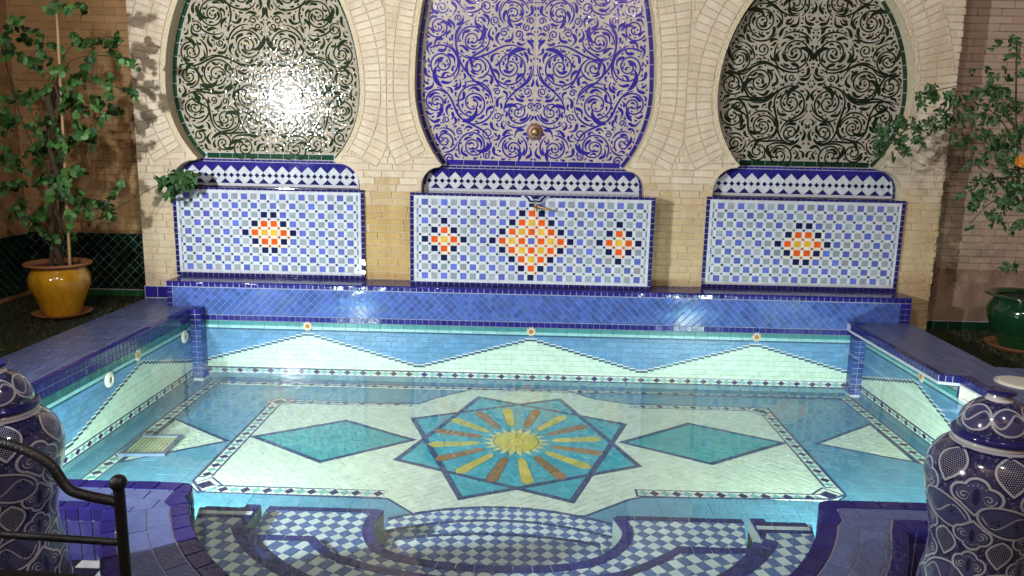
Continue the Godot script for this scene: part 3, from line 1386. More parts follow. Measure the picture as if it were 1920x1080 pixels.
# raised stroke on the tile plane; half widths along the path
func stroke(m: MB, path: PackedVector2Array, width: Array, cx: float, sg: float, h: float) -> void:
	var n := path.size()
	var l := []
	var r := []
	for i in n:
		var e := (path[mini(i + 1, n - 1)] - path[maxi(i - 1, 0)]).normalized()
		var q := Vector2(-e.y, e.x) * float(width[i])
		var a := path[i] + q
		var b := path[i] - q
		l.append(Vector3(cx + sg * a.x, a.y, TILE + h))
		r.append(Vector3(cx + sg * b.x, b.y, TILE + h))
	var d := Vector3(0, 0, h - 0.003)
	for i in n - 1:
		if sg > 0.0:
			m.quad(r[i], r[i + 1], l[i + 1], l[i])
			m.quad(r[i + 1], r[i], r[i] - d, r[i + 1] - d)
			m.quad(l[i], l[i + 1], l[i + 1] - d, l[i] - d)
		else:
			m.quad(l[i], l[i + 1], r[i + 1], r[i])
			m.quad(r[i], r[i + 1], r[i + 1] - d, r[i] - d)
			m.quad(l[i + 1], l[i], l[i] - d, l[i + 1] - d)


# ---------------------------------------------------------------- the tiled ledge under the fountain panels
func ledge() -> void:
	var t := thing("tiled_ledge", "long low ledge of blue lozenge tiles with navy rims at the foot of the arches", "ledge", Vector3(0.1, FLOOR, -0.18))
	var xl := -3.39
	var xr := 3.63
	var top := 0.24
	var m := MB.new()
	m.box(Vector3(xl + 0.004, FLOOR, BRICK - 0.01), Vector3(xr - 0.004, top - 0.006, -0.006))
	put("grout_bed", m.mesh(), M["blue_grout"], t)
	var f := front_frame(-0.008)
	var lo := -0.13
	var field := rect(xl + 0.058, lo + 0.055, xr - 0.1, top - 0.055)
	var tiles := grid(field, [], 0.052, 0.052, PI / 4, 0.0, Vector2(0.01, 0.02), func(_i, _j): return tone(STEPBLUE, 0.22))
	lay(t, "blue_tile", tiles, f, 0.0028, 0.008, M["panel_glaze"], 300, "blue_tile_field", 0.006)
	# rims: rounded top edge, foot row, end columns
	var n := 121
	var st := (xr - xl) / n
	var rim := []
	for i in n:
		rim.append([rect(xl + i * st, top - 0.052, xl + (i + 1) * st, top - 0.012), tone(NAVY, 0.18)])
	lay(t, "rim_tile", rim, f, 0.0035, 0.009, M["glaze"], 150, "", 0.05, 0.004)
	rim = []
	for i in n:
		rim.append([rect(xl + i * st, lo, xl + (i + 1) * st, lo + 0.052), tone(NAVY, 0.18)])
	lay(t, "foot_tile", rim, f, 0.0035, 0.0085, M["glaze"], 150, "", 0.03)
	rim = []
	for j in 5:
		rim.append([rect(xl, lo + 0.052 + j * 0.0532, xl + 0.055, lo + 0.052 + (j + 1) * 0.0532), tone(NAVY, 0.18)])
		for c in 2:
			rim.append([rect(xr - 0.1 + c * 0.05, lo + 0.052 + j * 0.0532, xr - 0.05 + c * 0.05, lo + 0.052 + (j + 1) * 0.0532), tone(NAVY, 0.18)])
	lay(t, "end_tile", rim, f, 0.0035, 0.008, M["glaze"], 40)
	# bull-nose along the top edge
	for i in n:
		var b := MB.new()
		b.col = tone(NAVY, 0.18)
		var xa := xl + i * st + 0.0018
		var xb := xl + (i + 1) * st - 0.0018
		var r := 0.016
		var tw := rng.randf_range(-0.1, 0.1)
		for s in 5:
			var w0 := PI / 2 * s / 5.0
			var w1 := PI / 2 * (s + 1) / 5.0
			var c := Vector3(0, top - 0.012 - r + 0.012, -0.014)
			var p0 := c + Vector3(0, sin(w0), cos(w0)) * r
			var p1 := c + Vector3(0, sin(w1), cos(w1)) * r
			var n0 := Vector3(tw, sin(w0), cos(w0)).normalized()
			var n1 := Vector3(tw, sin(w1), cos(w1)).normalized()
			b.smooth(Vector3(xa, p0.y, p0.z), Vector3(xb, p0.y, p0.z), Vector3(xb, p1.y, p1.z), n0, n0, n1)
			b.smooth(Vector3(xa, p0.y, p0.z), Vector3(xb, p1.y, p1.z), Vector3(xa, p1.y, p1.z), n0, n1, n1)
		b.quad(Vector3(xa, top, -0.014), Vector3(xb, top, -0.014), Vector3(xb, top, -0.06), Vector3(xa, top, -0.06))
		b.quad(Vector3(xa, top - 0.06, -0.06), Vector3(xa, top, -0.06), Vector3(xb, top, -0.06), Vector3(xb, top - 0.06, -0.06))
		put("nosing_tile", b.mesh(), M["glaze"], t)
	# top surface
	var upper := grid(flat([xl, BRICK, xr, BRICK, xr, -0.062, xl, -0.062]), [], 0.1, 0.05, 0.0, 0.5, Vector2.ZERO, func(_i, _j): return tone(Color(0.05, 0.05, 0.17), 0.2))
	lay(t, "top_tile", upper, up_frame(top - 0.008), 0.0035, 0.008, M["glaze"], 0, "top_tile_field")


# ---------------------------------------------------------------- chequered fountain panels
func fountain_panels() -> void:
	panel(0, -3.43, -1.56, 0.24, 1.112, -0.33, 18, "chequered blue mosaic panel with one orange flower, nearer the yellow pot")
	panel(1, -1.085, 1.209, 0.24, 1.115, -0.117, 23, "widest chequered mosaic panel, a large orange star between two small ones")
	panel(2, 1.733, 3.63, 0.24, 1.121, -0.33, 18, "chequered blue mosaic panel with one orange flower, nearer the green pot")


func motif(k: int, i: int, j: int) -> Color:
	var d: int
	if k != 1:
		var a := mini(absi(i - 8), absi(i - 9))
		d = a + absi(j - 4)
		return [YELLOW, ORANGE, INK][d] if d < 3 else Color(0, 0, 0, 0)
	d = absi(i - 11) + absi(j - 4)
	if d <= 4:
		return [CELLBLUE, ORANGE, YELLOW, ORANGE, INK][d]
	d = mini(absi(i - 2), absi(i - 20)) + absi(j - 4)
	return [YELLOW, ORANGE, INK][d] if d < 3 else Color(0, 0, 0, 0)


func panel(k: int, x0: float, x1: float, y0: float, y1: float, z: float, cols: int, label: String) -> void:
	var t := thing("mosaic_panel", label, "mosaic panel", Vector3((x0 + x1) / 2, y0, z))
	var f := front_frame(z)
	var m := MB.new()
	m.box(Vector3(x0 + 0.004, y0 + 0.002, BRICK - 0.02), Vector3(x1 - 0.004, y1 - 0.003, z - 0.0))
	put("body", m.mesh(), M["grout"], t)
	var rim := 0.036
	var bot := 0.034
	var head := 0.024
	var ix0 := x0 + rim
	var ix1 := x1 - rim
	var iy0 := y0 + bot
	var iy1 := y1 - head
	# navy frame of small tiles
	var frame := []
	var n := roundi((x1 - x0) / 0.052)
	for i in n:
		var a := lerpf(x0, x1, float(i) / n)
		var b := lerpf(x0, x1, float(i + 1) / n)
		frame.append([rect(a, y0, b, iy0), tone(NAVY2, 0.2)])
		frame.append([rect(a, iy1, b, y1), tone(NAVY2, 0.2)])
	var nv := 15
	for j in nv:
		var a := lerpf(iy0, iy1, float(j) / nv)
		var b := lerpf(iy0, iy1, float(j + 1) / nv)
		frame.append([rect(x0, a, ix0, b), tone(NAVY2, 0.2)])
		frame.append([rect(ix1, a, x1, b), tone(NAVY2, 0.2)])
	lay(t, "frame_tile", frame, f, 0.003, 0.006, M["panel_glaze"], 160, "", 0.03)
	# returns of the box
	var depth: float = z - BRICK
	if depth > 0.1:
		for s in 2:
			var ret := []
			for j in 15:
				for i in 4:
					ret.append([rect(i * depth / 4.0, lerpf(y0, y1, j / 15.0), (i + 1) * depth / 4.0, lerpf(y0, y1, (j + 1) / 15.0)), tone(NAVY2, 0.2)])
			var fr := Transform3D(Basis(Vector3(0, 0, -1), Vector3(0, 1, 0), Vector3(1, 0, 0)), Vector3(x1 - 0.004, 0, z)) if s == 0 else Transform3D(Basis(Vector3(0, 0, 1), Vector3(0, 1, 0), Vector3(-1, 0, 0)), Vector3(x0 + 0.004, 0, BRICK))
			lay(t, "return_tile", ret, fr, 0.003, 0.005, M["panel_glaze"], 0, "return_tile_field")
	var cap := []
	for i in n:
		cap.append([rect(lerpf(x0, x1, float(i) / n), -z, lerpf(x0, x1, float(i + 1) / n), -BRICK + 0.09), tone(NAVY2, 0.2)])
	lay(t, "cap_tile", cap, up_frame(y1 - 0.005), 0.003, 0.006, M["panel_glaze"], 0, "cap_tile_field")
	# white margin
	var mw := 0.028
	var margin := []
	var nm := roundi((ix1 - ix0) / 0.1)
	for i in nm:
		var a := lerpf(ix0, ix1, float(i) / nm)
		var b := lerpf(ix0, ix1, float(i + 1) / nm)
		margin.append([rect(a, iy0, b, iy0 + mw), tone(WHITE, 0.04)])
		margin.append([rect(a, iy1 - mw, b, iy1), tone(WHITE, 0.04)])
	for j in 8:
		var a := lerpf(iy0 + mw, iy1 - mw, j / 8.0)
		var b := lerpf(iy0 + mw, iy1 - mw, (j + 1) / 8.0)
		margin.append([rect(ix0, a, ix0 + mw, b), tone(WHITE, 0.04)])
		margin.append([rect(ix1 - mw, a, ix1, b), tone(WHITE, 0.04)])
	lay(t, "margin_tile", margin, f, 0.0015, 0.0045, M["panel_glaze"], 80)
	# the cells
	var gx0 := ix0 + mw
	var gx1 := ix1 - mw
	var gy0 := iy0 + mw
	var gy1 := iy1 - mw
	var px := (gx1 - gx0) / (cols + 0.64)
	var py := (gy1 - gy0) / 8.72
	var squares := []
	var whites := []
	var dots := []
	var sx := px * 0.695
	var sy := py * 0.695
	for j in 9:
		for i in range(-1, cols + 1):
			var cx := gx0 + px * (0.32 + 0.5 + i) + rng.randf_range(-0.0008, 0.0008)
			var cy := gy1 - py * (0.36 + j) + rng.randf_range(-0.0008, 0.0008)
			var c := motif(k, i, j)
			if c.a == 0.0:
				c = CELLBLUE if posmod(i + j, 2) == 0 else CELLGREY
				c = tone(c, 0.19)
			else:
				c = tone(c, 0.07)
			var r := rect(maxf(cx - sx / 2, gx0), maxf(cy - sy / 2, gy0), minf(cx + sx / 2, gx1), minf(cy + sy / 2, gy1))
			if r[1].x - r[0].x > 0.008:
				squares.append([r, c])
			# white bars right of and below the square
			var hot: bool = k != 1 and absi(j - 4) < 2 and i > 6 and i < 11 or k == 1 and (absi(i - 11) + absi(j - 4) < 4 or mini(absi(i - 2), absi(i - 20)) + absi(j - 4) < 2)
			var wc := Color(0.76, 0.69, 0.54) if hot else WHITE
			var a := cx + sx / 2
			if i < cols and i >= -1 and a < gx1:
				whites.append([rect(a, maxf(cy - sy / 2, gy0), minf(cx + px - sx / 2, gx1), minf(cy + sy / 2, gy1)), tone(wc, 0.04)])
			if j < 8:
				whites.append([rect(maxf(cx - sx / 2, gx0), cy - py + sy / 2, minf(cx + sx / 2, gx1), cy - sy / 2), tone(wc, 0.04)])
				if i < cols:
					var dx := cx + px / 2
					var dy := cy - py / 2
					var dp := PackedVector2Array()
					for q in 8:
						dp.append(Vector2(dx + cos((q + 0.5) * TAU / 8) * px * 0.16, dy + sin((q + 0.5) * TAU / 8) * py * 0.16))
					var dc := Color(0.06, 0.065, 0.14) if posmod(i + j, 2) == 0 else Color(0.20, 0.23, 0.27)
					if hot and motif(k, i + 1, j).a > 0.0 and motif(k, i, j + 1).a > 0.0:
						dc = Color(0.55, 0.10, 0.03)
					if dx < gx1 - 0.01:
						dots.append([dp, tone(dc, 0.15)])
	m = MB.new()
	m.col = WHITE
	slab(m, f, rect(gx0 + 0.001, gy0 + 0.001, gx1 - 0.001, gy1 - 0.001), 0.0008, 0.0036)
	put("white_ground", m.mesh(), M["panel_glaze"], t)
	lay(t, "square_tile", squares, f, 0.002, 0.0062, M["panel_glaze"], 300, "", 0.003)
	lay(t, "white_bar", whites, f, 0.0015, 0.005, M["panel_glaze"], 0, "white_bar_field", 0.003, 0.001)
	lay(t, "round_tile", dots, f, 0.0, 0.0068, M["panel_glaze"], 0, "round_tile_field", 0.003, 0.001, 0.00002)
	crown(t, k)


# band of white lozenges under the arch
func crown(t: Node3D, k: int) -> void:
	var a: Array = ARCH[k]
	var cx: float = a[0]
	var hw: float = a[5] - 0.012
	var y0: float = a[6] - 0.005
	var y1: float = a[4] - 0.004
	var z := -0.47
	var f := front_frame(z)
	var foot := arch_half(k, a[4]) + 0.02
	var outline := PackedVector2Array([Vector2(cx - hw, y0), Vector2(cx + hw, y0)])
	for i in range(0, 9):
		var w := i / 8.0 * PI / 2
		outline.append(Vector2(cx + lerpf(foot + 0.05, hw, cos(w)), lerpf(y0 + 0.06, y1, sin(w))))
	for i in range(8, -1, -1):
		var w := i / 8.0 * PI / 2
		outline.append(Vector2(cx - lerpf(foot + 0.05, hw, cos(w)), lerpf(y0 + 0.06, y1, sin(w))))
	var m := MB.new()
	slab(m, f, outline, -0.035, 0.0)
	put("crown_bed", m.mesh(), M["grout"], t)
	var inner := PackedVector2Array()
	for q in inset(ccw(outline), 0.026):
		inner.append(Vector2(q.x, q.y))
	var edge_path := outline.slice(1)
	var rimt := along(edge_path, 0.0, 0.024, 0.055, func(_i, _j): return tone(NAVY, 0.2))
	lay(t, "crown_rim_tile", rimt, f, 0.003, 0.006, M["glaze"], 0, "crown_rim")
	var pitch := 0.126
	var ih0 := y0 + 0.012
	var ih1 := y1 - 0.026
	var mid := lerpf(ih0, ih1, 0.42)
	var half := (ih1 - ih0) * 0.42
	var count := int(hw / pitch) + 2
	var navy := []
	var white := []
	var ink := []
	for i in range(-count, count + 1):
		var x: float = cx + i * pitch
		var v := half - pitch / 2
		var up := PackedVector2Array([Vector2(x - pitch / 2, mid + v), Vector2(x, mid + half), Vector2(x + pitch / 2, mid + v), Vector2(x + pitch / 2, ih1), Vector2(x - pitch / 2, ih1)])
		var down := PackedVector2Array([Vector2(x - pitch / 2, mid - v), Vector2(x - pitch / 2, ih0), Vector2(x + pitch / 2, ih0), Vector2(x + pitch / 2, mid - v), Vector2(x, mid - half)])
		var dia := PackedVector2Array([Vector2(x - pitch / 2, mid - v), Vector2(x, mid - half), Vector2(x + pitch / 2, mid - v), Vector2(x + pitch / 2, mid + v), Vector2(x, mid + half), Vector2(x - pitch / 2, mid + v)])
		for q in cut(ccw(up), ccw(inner), []):
			navy.append([q, tone(NAVY, 0.15)])
		for q in cut(ccw(down), ccw(inner), []):
			navy.append([q, tone(NAVY2, 0.15)])
		for q in cut(ccw(dia), ccw(inner), []):
			white.append([q, tone(WHITE, 0.05)])
		for s in [0.0, 0.5]:
			var c := Vector2(x + s * pitch, mid)
			var r := 0.0255
			var sm := PackedVector2Array([c + Vector2(-r, 0), c + Vector2(0, -r), c + Vector2(r, 0), c + Vector2(0, r)])
			for q in cut(ccw(sm), ccw(inner), []):
				ink.append([q, tone(INK, 0.2)])
	lay(t, "crown_navy_tile", navy, f, 0.001, 0.005, M["glaze"], 60, "", 0.02, 0.0008)
	lay(t, "crown_lozenge", white, f, 0.0, 0.0055, M["glaze"], 60, "", 0.02, 0.0008)
	lay(t, "crown_stud", ink, f, 0.0, 0.0075, M["glaze"], 60, "", 0.02)


# ---------------------------------------------------------------- the pool basin
const XL := -3.13
const XR := 3.19

func pool() -> void:
	pool_floor()
	var w := setting("pool_wall")
	var m := MB.new()
	m.box(Vector3(XL, -0.95, -0.2), Vector3(XR, WATER + 0.04, -0.012))
	put("wall_bed", m.mesh(), M["wet_grout"], w)
	wall_pattern(w, front_frame(-0.010), XL, XR, 0.08, 1)
	w = setting("pool_wall", Vector3(XL, 0, 0))
	m = MB.new()
	m.box(Vector3(XL - 0.2, -0.95, -0.012), Vector3(XL - 0.012, -0.05, 3.75))
	put("wall_bed", m.mesh(), M["wet_grout"], w)
	wall_pattern(w, left_frame(XL - 0.010), -3.75, 0.0, -1.06, 0)
	w = setting("pool_wall", Vector3(XR, 0, 0))
	m = MB.new()
	m.box(Vector3(XR + 0.012, -0.95, -0.012), Vector3(XR + 0.2, -0.07, 3.75))
	put("wall_bed", m.mesh(), M["wet_grout"], w)
	wall_pattern(w, right_frame(XR + 0.010), 0.0, 3.75, 1.06, 2)
	# tiled corner posts
	for s in 2:
		var x0 := XL if s == 0 else 3.095
		var x1 := -3.03 if s == 0 else XR
		var o := setting("corner_post", Vector3(x0, FLOOR, 0.1))
		m = MB.new()
		m.box(Vector3(x0 + 0.003, FLOOR, 0.0), Vector3(x1 - 0.003, -0.004, 0.115))
		put("post_bed", m.mesh(), M["grout"], o)
		var post := []
		for j in 13:
			for i in 2:
				var y := -0.052 * (j + 1)
				post.append([rect(lerpf(x0, x1, i / 2.0), y, lerpf(x0, x1, (i + 1) / 2.0), y + 0.052), tone(NAVY if j < 3 else Color(0.028, 0.075, 0.28), 0.2)])
		lay(o, "post_tile", post, front_frame(0.115), 0.003, 0.005, M["glaze"], 40)
		var ret := []
		for j in 13:
			for i in 4:
				var y := -0.052 * (j + 1)
				ret.append([rect((-0.115 if s == 0 else 0.0) + i * 0.0285, y, (-0.115 if s == 0 else 0.0) + (i + 1) * 0.0285, y + 0.052), tone(NAVY if j < 3 else Color(0.028, 0.075, 0.28), 0.2)])
		lay(o, "return_tile", ret, left_frame(x1 - 0.003) if s == 0 else right_frame(x0 + 0.003), 0.003, 0.005, M["glaze"], 60)
		var cap := []
		for i in 2:
			for j in 4:
				cap.append([rect(lerpf(x0, x1, i / 2.0), -0.0285 * (j + 1), lerpf(x0, x1, (i + 1) / 2.0), -0.0285 * j), tone(NAVY, 0.2)])
		lay(o, "cap_tile", cap, up_frame(-0.004), 0.004, 0.006, M["glaze"], 10)


# u runs along the wall; peaks of the pale triangles stand at phase + n * 2.13
func wall_pattern(w: Node3D, f: Transform3D, u0: float, u1: float, phase: float, side: int) -> void:
	var per := 2.13
	var peak := -0.245
	var low := -0.545
	# bands at the water line
	if side != 1:
		var rows := []
		var n := roundi((u1 - u0) / 0.055)
		var count := 2 if side == 0 else 1
		for j in count:
			for i in n:
				rows.append([rect(lerpf(u0, u1, float(i) / n), -0.062 - 0.055 * (j + 1) + (0.0 if side == 0 else -0.003), lerpf(u0, u1, float(i + 1) / n), -0.062 - 0.055 * j + (0.0 if side == 0 else -0.003)), tone(NAVY2, 0.2)])
		if side == 0:
			lay(w, "navy_tile", rows, f, 0.0035, 0.012, M["glaze"], 0, "navy_tile_field", 0.03)
	var strips := [[-0.172, -0.132, Color(0.05, 0.25, 0.27)], [-0.202, -0.172, Color(0.30, 0.56, 0.60)], [-0.216, -0.202, Color(0.02, 0.10, 0.16)]]
	if side == 0:
		strips[0] = [-0.172, -0.172 + 0.0005, Color(0.05, 0.25, 0.27)]
	for s in strips:
		var ts := []
		var n := roundi((u1 - u0) / 0.11)
		for i in n:
			ts.append([rect(lerpf(u0, u1, float(i) / n), s[0], lerpf(u0, u1, float(i + 1) / n), s[1]), tone(s[2], 0.1)])
		lay(w, "band_tile", ts, f, 0.002, 0.012, M["wet_tile"], 0, "band_tile_field", 0.02)
	# fields
	var sea := PackedVector2Array()
	var pale := []
	sea.append(Vector2(u0, -0.216))
	var pts := []
	var k0 := floori((u0 - phase) / per) - 1
	var k1 := ceili((u1 - phase) / per) + 1
	for k in range(k0, k1 + 1):
		pts.append(Vector2(phase + k * per, peak))
		pts.append(Vector2(phase + (k + 0.5) * per, low))
	var whole := rect(u0, -0.585, u1, -0.216)
	var saw := PackedVector2Array([Vector2(pts[0].x, -0.2)])
	for q in pts:
		saw.append(q)
	saw.append(Vector2(pts[pts.size() - 1].x, -0.2))
	for q in Geometry2D.intersect_polygons(whole, saw):
		var t := grid(q, [], 0.1, 0.05, 0.0, 0.5, Vector2.ZERO, func(_i, _j): return tone(SEABLUE, 0.14))
		lay(w, "blue_tile", t, f, 0.0005, 0.010, M["wet_tile"], 0, "blue_tile_field", 0.006, 0.0005)
	for q in Geometry2D.clip_polygons(whole, saw):
		var t := grid(q, [], 0.1, 0.05, 0.0, 0.5, Vector2.ZERO, func(_i, _j): return tone(CREAM, 0.05))
		lay(w, "cream_tile", t, f, 0.0006, 0.010, M["wet_tile"], 0, "cream_tile_field", 0.006, 0.0005)
	# stepped dark and white edging
	var edge := []
	var st := 0.0587
	for i in pts.size() - 1:
		var a: Vector2 = pts[i]
		var b: Vector2 = pts[i + 1]
		var n := roundi(absf(b.x - a.x) / st)
		for s in n:
			var w0 := (s + 0.5) / n
			var c := a.lerp(b, w0)
			if c.x < u0 + 0.03 or c.x > u1 - 0.03:
				continue
			edge.append([rect(c.x - 0.03, c.y - 0.010, c.x + 0.03, c.y + 0.009), tone(Color(0.02, 0.06, 0.10), 0.15)])
			edge.append([rect(c.x - 0.03, c.y + 0.009, c.x + 0.03, c.y + 0.021), tone(Color(0.66, 0.72, 0.70), 0.05)])
		# short crossing tails below each valley
		if b.y == low or a.y == low:
			var v: Vector2 = b if b.y == low else a
			var sg := signf(b.x - a.x) if b.y == low else signf(a.x - b.x)
			for s in 2:
				var c := v + Vector2(sg * st * (s + 1), -0.0163 * (s + 1))
				if c.x > u0 + 0.03 and c.x < u1 - 0.03:
					edge.append([rect(c.x - 0.028, c.y - 0.006, c.x + 0.028, c.y + 0.007), tone(Color(0.02, 0.06, 0.10), 0.15)])
	lay(w, "edging_tile", edge, f, 0.001, 0.0135, M["wet_tile"], 300, "", 0.01, 0.001, 0.0001)
	# foot band
	var foot := lozenges(Vector2(u0, -0.652), Vector2(u1, -0.652), 0.066, 0.074)
	lay(w, "lozenge_tile", foot, f, 0.001, 0.011, M["wet_tile"], 300, "", 0.01, 0.001, 0.00008)
	var base := []
	var n2 := roundi((u1 - u0) / 0.1)
	for i in n2:
		base.append([rect(lerpf(u0, u1, float(i) / n2), FLOOR, lerpf(u0, u1, float(i + 1) / n2), -0.653), tone(Color(0.10, 0.22, 0.27), 0.12)])
	lay(w, "base_tile", base, f, 0.001, 0.010, M["wet_tile"], 0, "base_tile_field", 0.01)


const CZ := 1.40    # middle of the floor pattern

func star_points() -> Array:
	var squares := []
	for s in 2:
		var p := PackedVector2Array()
		for i in 4:
			var a := deg_to_rad(22.5 + 90 * i) * (1.0 if s == 0 else -1.0) + deg_to_rad(0.0)
			p.append(Vector2(-0.015 + cos(a) * 0.985, -(CZ + sin(a) * 1.13)))
		squares.append(ccw(p))
	return squares


func outline_tiles(p: PackedVector2Array, d0: float, d1: float, length: float, c: Color) -> Array:
	var out := []
	var q := ccw(p)
	var inn := inset(q, d1)
	var ous := inset(q, d0)
	for i in q.size():
		var j := (i + 1) % q.size()
		var n := maxi(1, roundi(q[i].distance_to(q[j]) / length))
		for s in n:
			var a := float(s) / n
			var b := float(s + 1) / n
			out.append([PackedVector2Array([ous[i].lerp(ous[j], a), ous[i].lerp(ous[j], b), inn[i].lerp(inn[j], b), inn[i].lerp(inn[j], a)]), tone(c, 0.15)])
	return out


func pool_floor() -> void:
	var o := setting("pool_floor", Vector3(0, FLOOR, 1.5))
	var m := MB.new()
	slab(m, up_frame(FLOOR), flat([XL - 0.1, -0.1, XR + 0.1, -0.1, XR + 0.1, 3.9, XL - 0.1, 3.9]), -0.2, -0.006)
	put("floor_bed", m.mesh(), M["wet_grout"], o)
	var f := up_frame(FLOOR - 0.005)
	var sq := star_points()
	var star: PackedVector2Array = largest(Geometry2D.merge_polygons(sq[0], sq[1]))
	var dl := flat([-2.11, CZ + 0.06, -1.445, CZ - 0.36, -0.80, CZ + 0.04, -1.44, CZ + 0.52])
	var dr := flat([2.12, CZ - 0.10, 1.415, CZ - 0.50, 0.77, CZ - 0.02, 1.415, CZ + 0.37])
	# inner frame of lozenge strips, with knots at the corners
	var zt := 0.58
	var zb := 2.30
	var strips := [
		[Vector2(-2.21, -(zb - 0.11)), Vector2(-2.21, -(zt + 0.11)), -0.105], [Vector2(-2.12, -(zt + 0.105)), Vector2(-0.98, -(zt + 0.105)), 0.105],
		[Vector2(2.21, -(zb - 0.21)), Vector2(2.21, -(zt - 0.01)), 0.105], [Vector2(0.98, -(zt - 0.005)), Vector2(2.02, -(zt - 0.005)), 0.105],
		[Vector2(-2.07, -(zb + 0.135)), Vector2(-0.89, -(zb + 0.135)), 0.115], [Vector2(0.80, -(zb + 0.02)), Vector2(2.06, -(zb + 0.02)), 0.115],
	]
	var loz := []
	var frame_holes := []
	for s in strips:
		var a: Vector2 = s[0]
		var b: Vector2 = s[1]
		var w: float = s[2]
		if w < 0.0:
			var q := a
			a = b
			b = q
			w = -w
		loz.append_array(lozenges(a, b, w, 0.075))
		var e := (b - a).normalized()
		var nn := Vector2(-e.y, e.x)
		frame_holes.append(PackedVector2Array([a, b, b + nn * w, a + nn * w]))
		loz.append([PackedVector2Array([b, b + e * 0.02, b + e * 0.02 + nn * w, b + nn * w]), tone(LINE, 0.1)])
		loz.append([PackedVector2Array([a - e * 0.02, a, a + nn * w, a - e * 0.02 + nn * w]), tone(LINE, 0.1)])
	for c in [Vector2(-2.10, -(zb + 0.02)), Vector2(2.09, -(zb - 0.08)), Vector2(-2.14, -(zt + 0.07)), Vector2(2.11, -(zt - 0.02))]:
		var r := 0.125
		var knot := PackedVector2Array([c + Vector2(-r, 0), c + Vector2(0, -r), c + Vector2(r, 0), c + Vector2(0, r)])
		frame_holes.append(knot)
		for t in outline_tiles(knot, 0.0, 0.014, 0.2, LINE):
			loz.append(t)
		loz.append([inset(knot, 0.014), tone(Color(0.62, 0.68, 0.62), 0.05)])
		var core := inset(knot, 0.045)
		loz.append([core, tone(INK, 0.1), true])
	var flatloz := []
	var high := []
	for t in loz:
		if t.size() == 3:
			high.append(t)
		else:
			flatloz.append(t)
	lay(o, "lozenge_tile", flatloz, f, 0.0015, 0.006, M["wet_tile"], 200, "lozenge_tile_field", 0.006, 0.001, 0.00006)
	lay(o, "knot_tile", high, f, 0.001, 0.0085, M["wet_tile"], 10, "", 0.004)
	# cream field: inside the frame, opening to both long sides
	var field := flat([-2.2, 0.65, -0.90, 0.62, -0.76, 0.44, -0.47, 0.185, 0.43, 0.15, 0.68, 0.38, 0.95, 0.47, 2.2, 0.50, 2.2, 2.2, 2.08, 2.27, 0.82, 2.32, 0.72, 2.36, 0.42, 2.60, -0.63, 2.66, -0.85, 2.44, -2.08, 2.42, -2.2, 2.26])
	var cream := herringbone(field, [star, dl, dr] + frame_holes, 0.058, deg_to_rad(38), Vector2(0.01, 0.02), func(_i, _j): return tone(CREAM, 0.05))
	lay(o, "cream_tile", cream, f, 0.0032, 0.006, M["wet_tile"], 300, "cream_tile_field", 0.004, 0.0006, 0.0001)
	lay(o, "edge_line_tile", outline_tiles(field, -0.02, 0.0, 0.1, LINE), f, 0.001, 0.0075, M["wet_tile"], 0, "edge_line", 0.004)
	# outer border of lozenges
	var bl := [[Vector2(-2.97, -3.5), Vector2(-2.97, -0.1), -0.11], [Vector2(-2.85, -0.2), Vector2(2.99, -0.2), 0.10], [Vector2(2.99, -3.5), Vector2(2.99, -0.1), -0.11]]
	var border := []
	var bholes := []
	for s in bl:
		var a: Vector2 = s[0]
		var b: Vector2 = s[1]
		var w: float = s[2]
		if w < 0.0:
			var q := a
			a = b
			b = q
			w = -w
			# strip to the left of b-a when walking towards the viewer is the +x side
		border.append_array(lozenges(a, b, w, 0.075))
		var e := (b - a).normalized()
		var nn := Vector2(-e.y, e.x)
		bholes.append(PackedVector2Array([a, b, b + nn * w, a + nn * w]))
	lay(o, "border_tile", border, f, 0.0015, 0.006, M["wet_tile"], 300, "border_tile_field", 0.006, 0.001, 0.00006)
	# pale side triangles
	var tl := flat([-2.86, CZ - 0.30, -2.86, CZ + 0.62, -2.22, CZ + 0.16])
	var tr := flat([2.99, CZ - 0.60, 2.99, CZ + 0.25, 2.32, CZ - 0.10])
	for t in [tl, tr]:
		lay(o, "pale_tile", herringbone(inset(t, 0.03), bholes, 0.058, 0.7, Vector2.ZERO, func(_i, _j): return tone(CREAM, 0.05)), f, 0.004, 0.006, M["wet_tile"], 60, "", 0.006)
		lay(o, "dark_edge_tile", outline_tiles(t, 0.0, 0.03, 0.1, LINE), f, 0.0015, 0.0065, M["wet_tile"], 0, "dark_edge", 0.006)
	# plain blue outside
	var outer := flat([XL - 0.005, -0.012, XR + 0.005, -0.012, XR + 0.005, 3.8, XL - 0.005, 3.8])
	var blue := grid(outer, [field, tl, tr] + bholes + frame_holes, 0.11, 0.11, 0.0, 0.0, Vector2(0.03, 0.02), func(_i, _j): return tone(Color(0.10, 0.29, 0.42), 0.07))
	lay(o, "blue_tile", blue, f, 0.0005, 0.006, M["wet_tile"], 120, "blue_tile_field", 0.003, 0.0005)
	# star and lozenges
	var rays := sun_tiles()
	var ray_holes := []
	for r in rays:
		ray_holes.append(r[0])
	var line_holes := []
	var lines := []
	for s in sq:
		var lt := outline_tiles(s, 0.0, 0.042, 0.12, LINE)
		for t in lt:
			if lines.size() < 400:
				var free := [t[0]]
				for h in line_holes:
					var nx := []
					for q in free:
						nx.append_array(Geometry2D.clip_polygons(q, h))
					free = nx
				for q in free:
					lines.append([q, t[1]])
		for i in 4:
			var inn := inset(s, 0.042)
			var j := (i + 1) % 4
			line_holes.append(PackedVector2Array([s[i], s[j], inn[j], inn[i]]))
	lay(o, "star_line_tile", lines, f, 0.0015, 0.0062, M["wet_tile"], 120, "", 0.006)
	var teal := grid(star, line_holes + ray_holes, 0.09, 0.09, 0.4, 0.5, Vector2(0.02, 0.03), func(_i, _j): return tone(TEAL, 0.13))
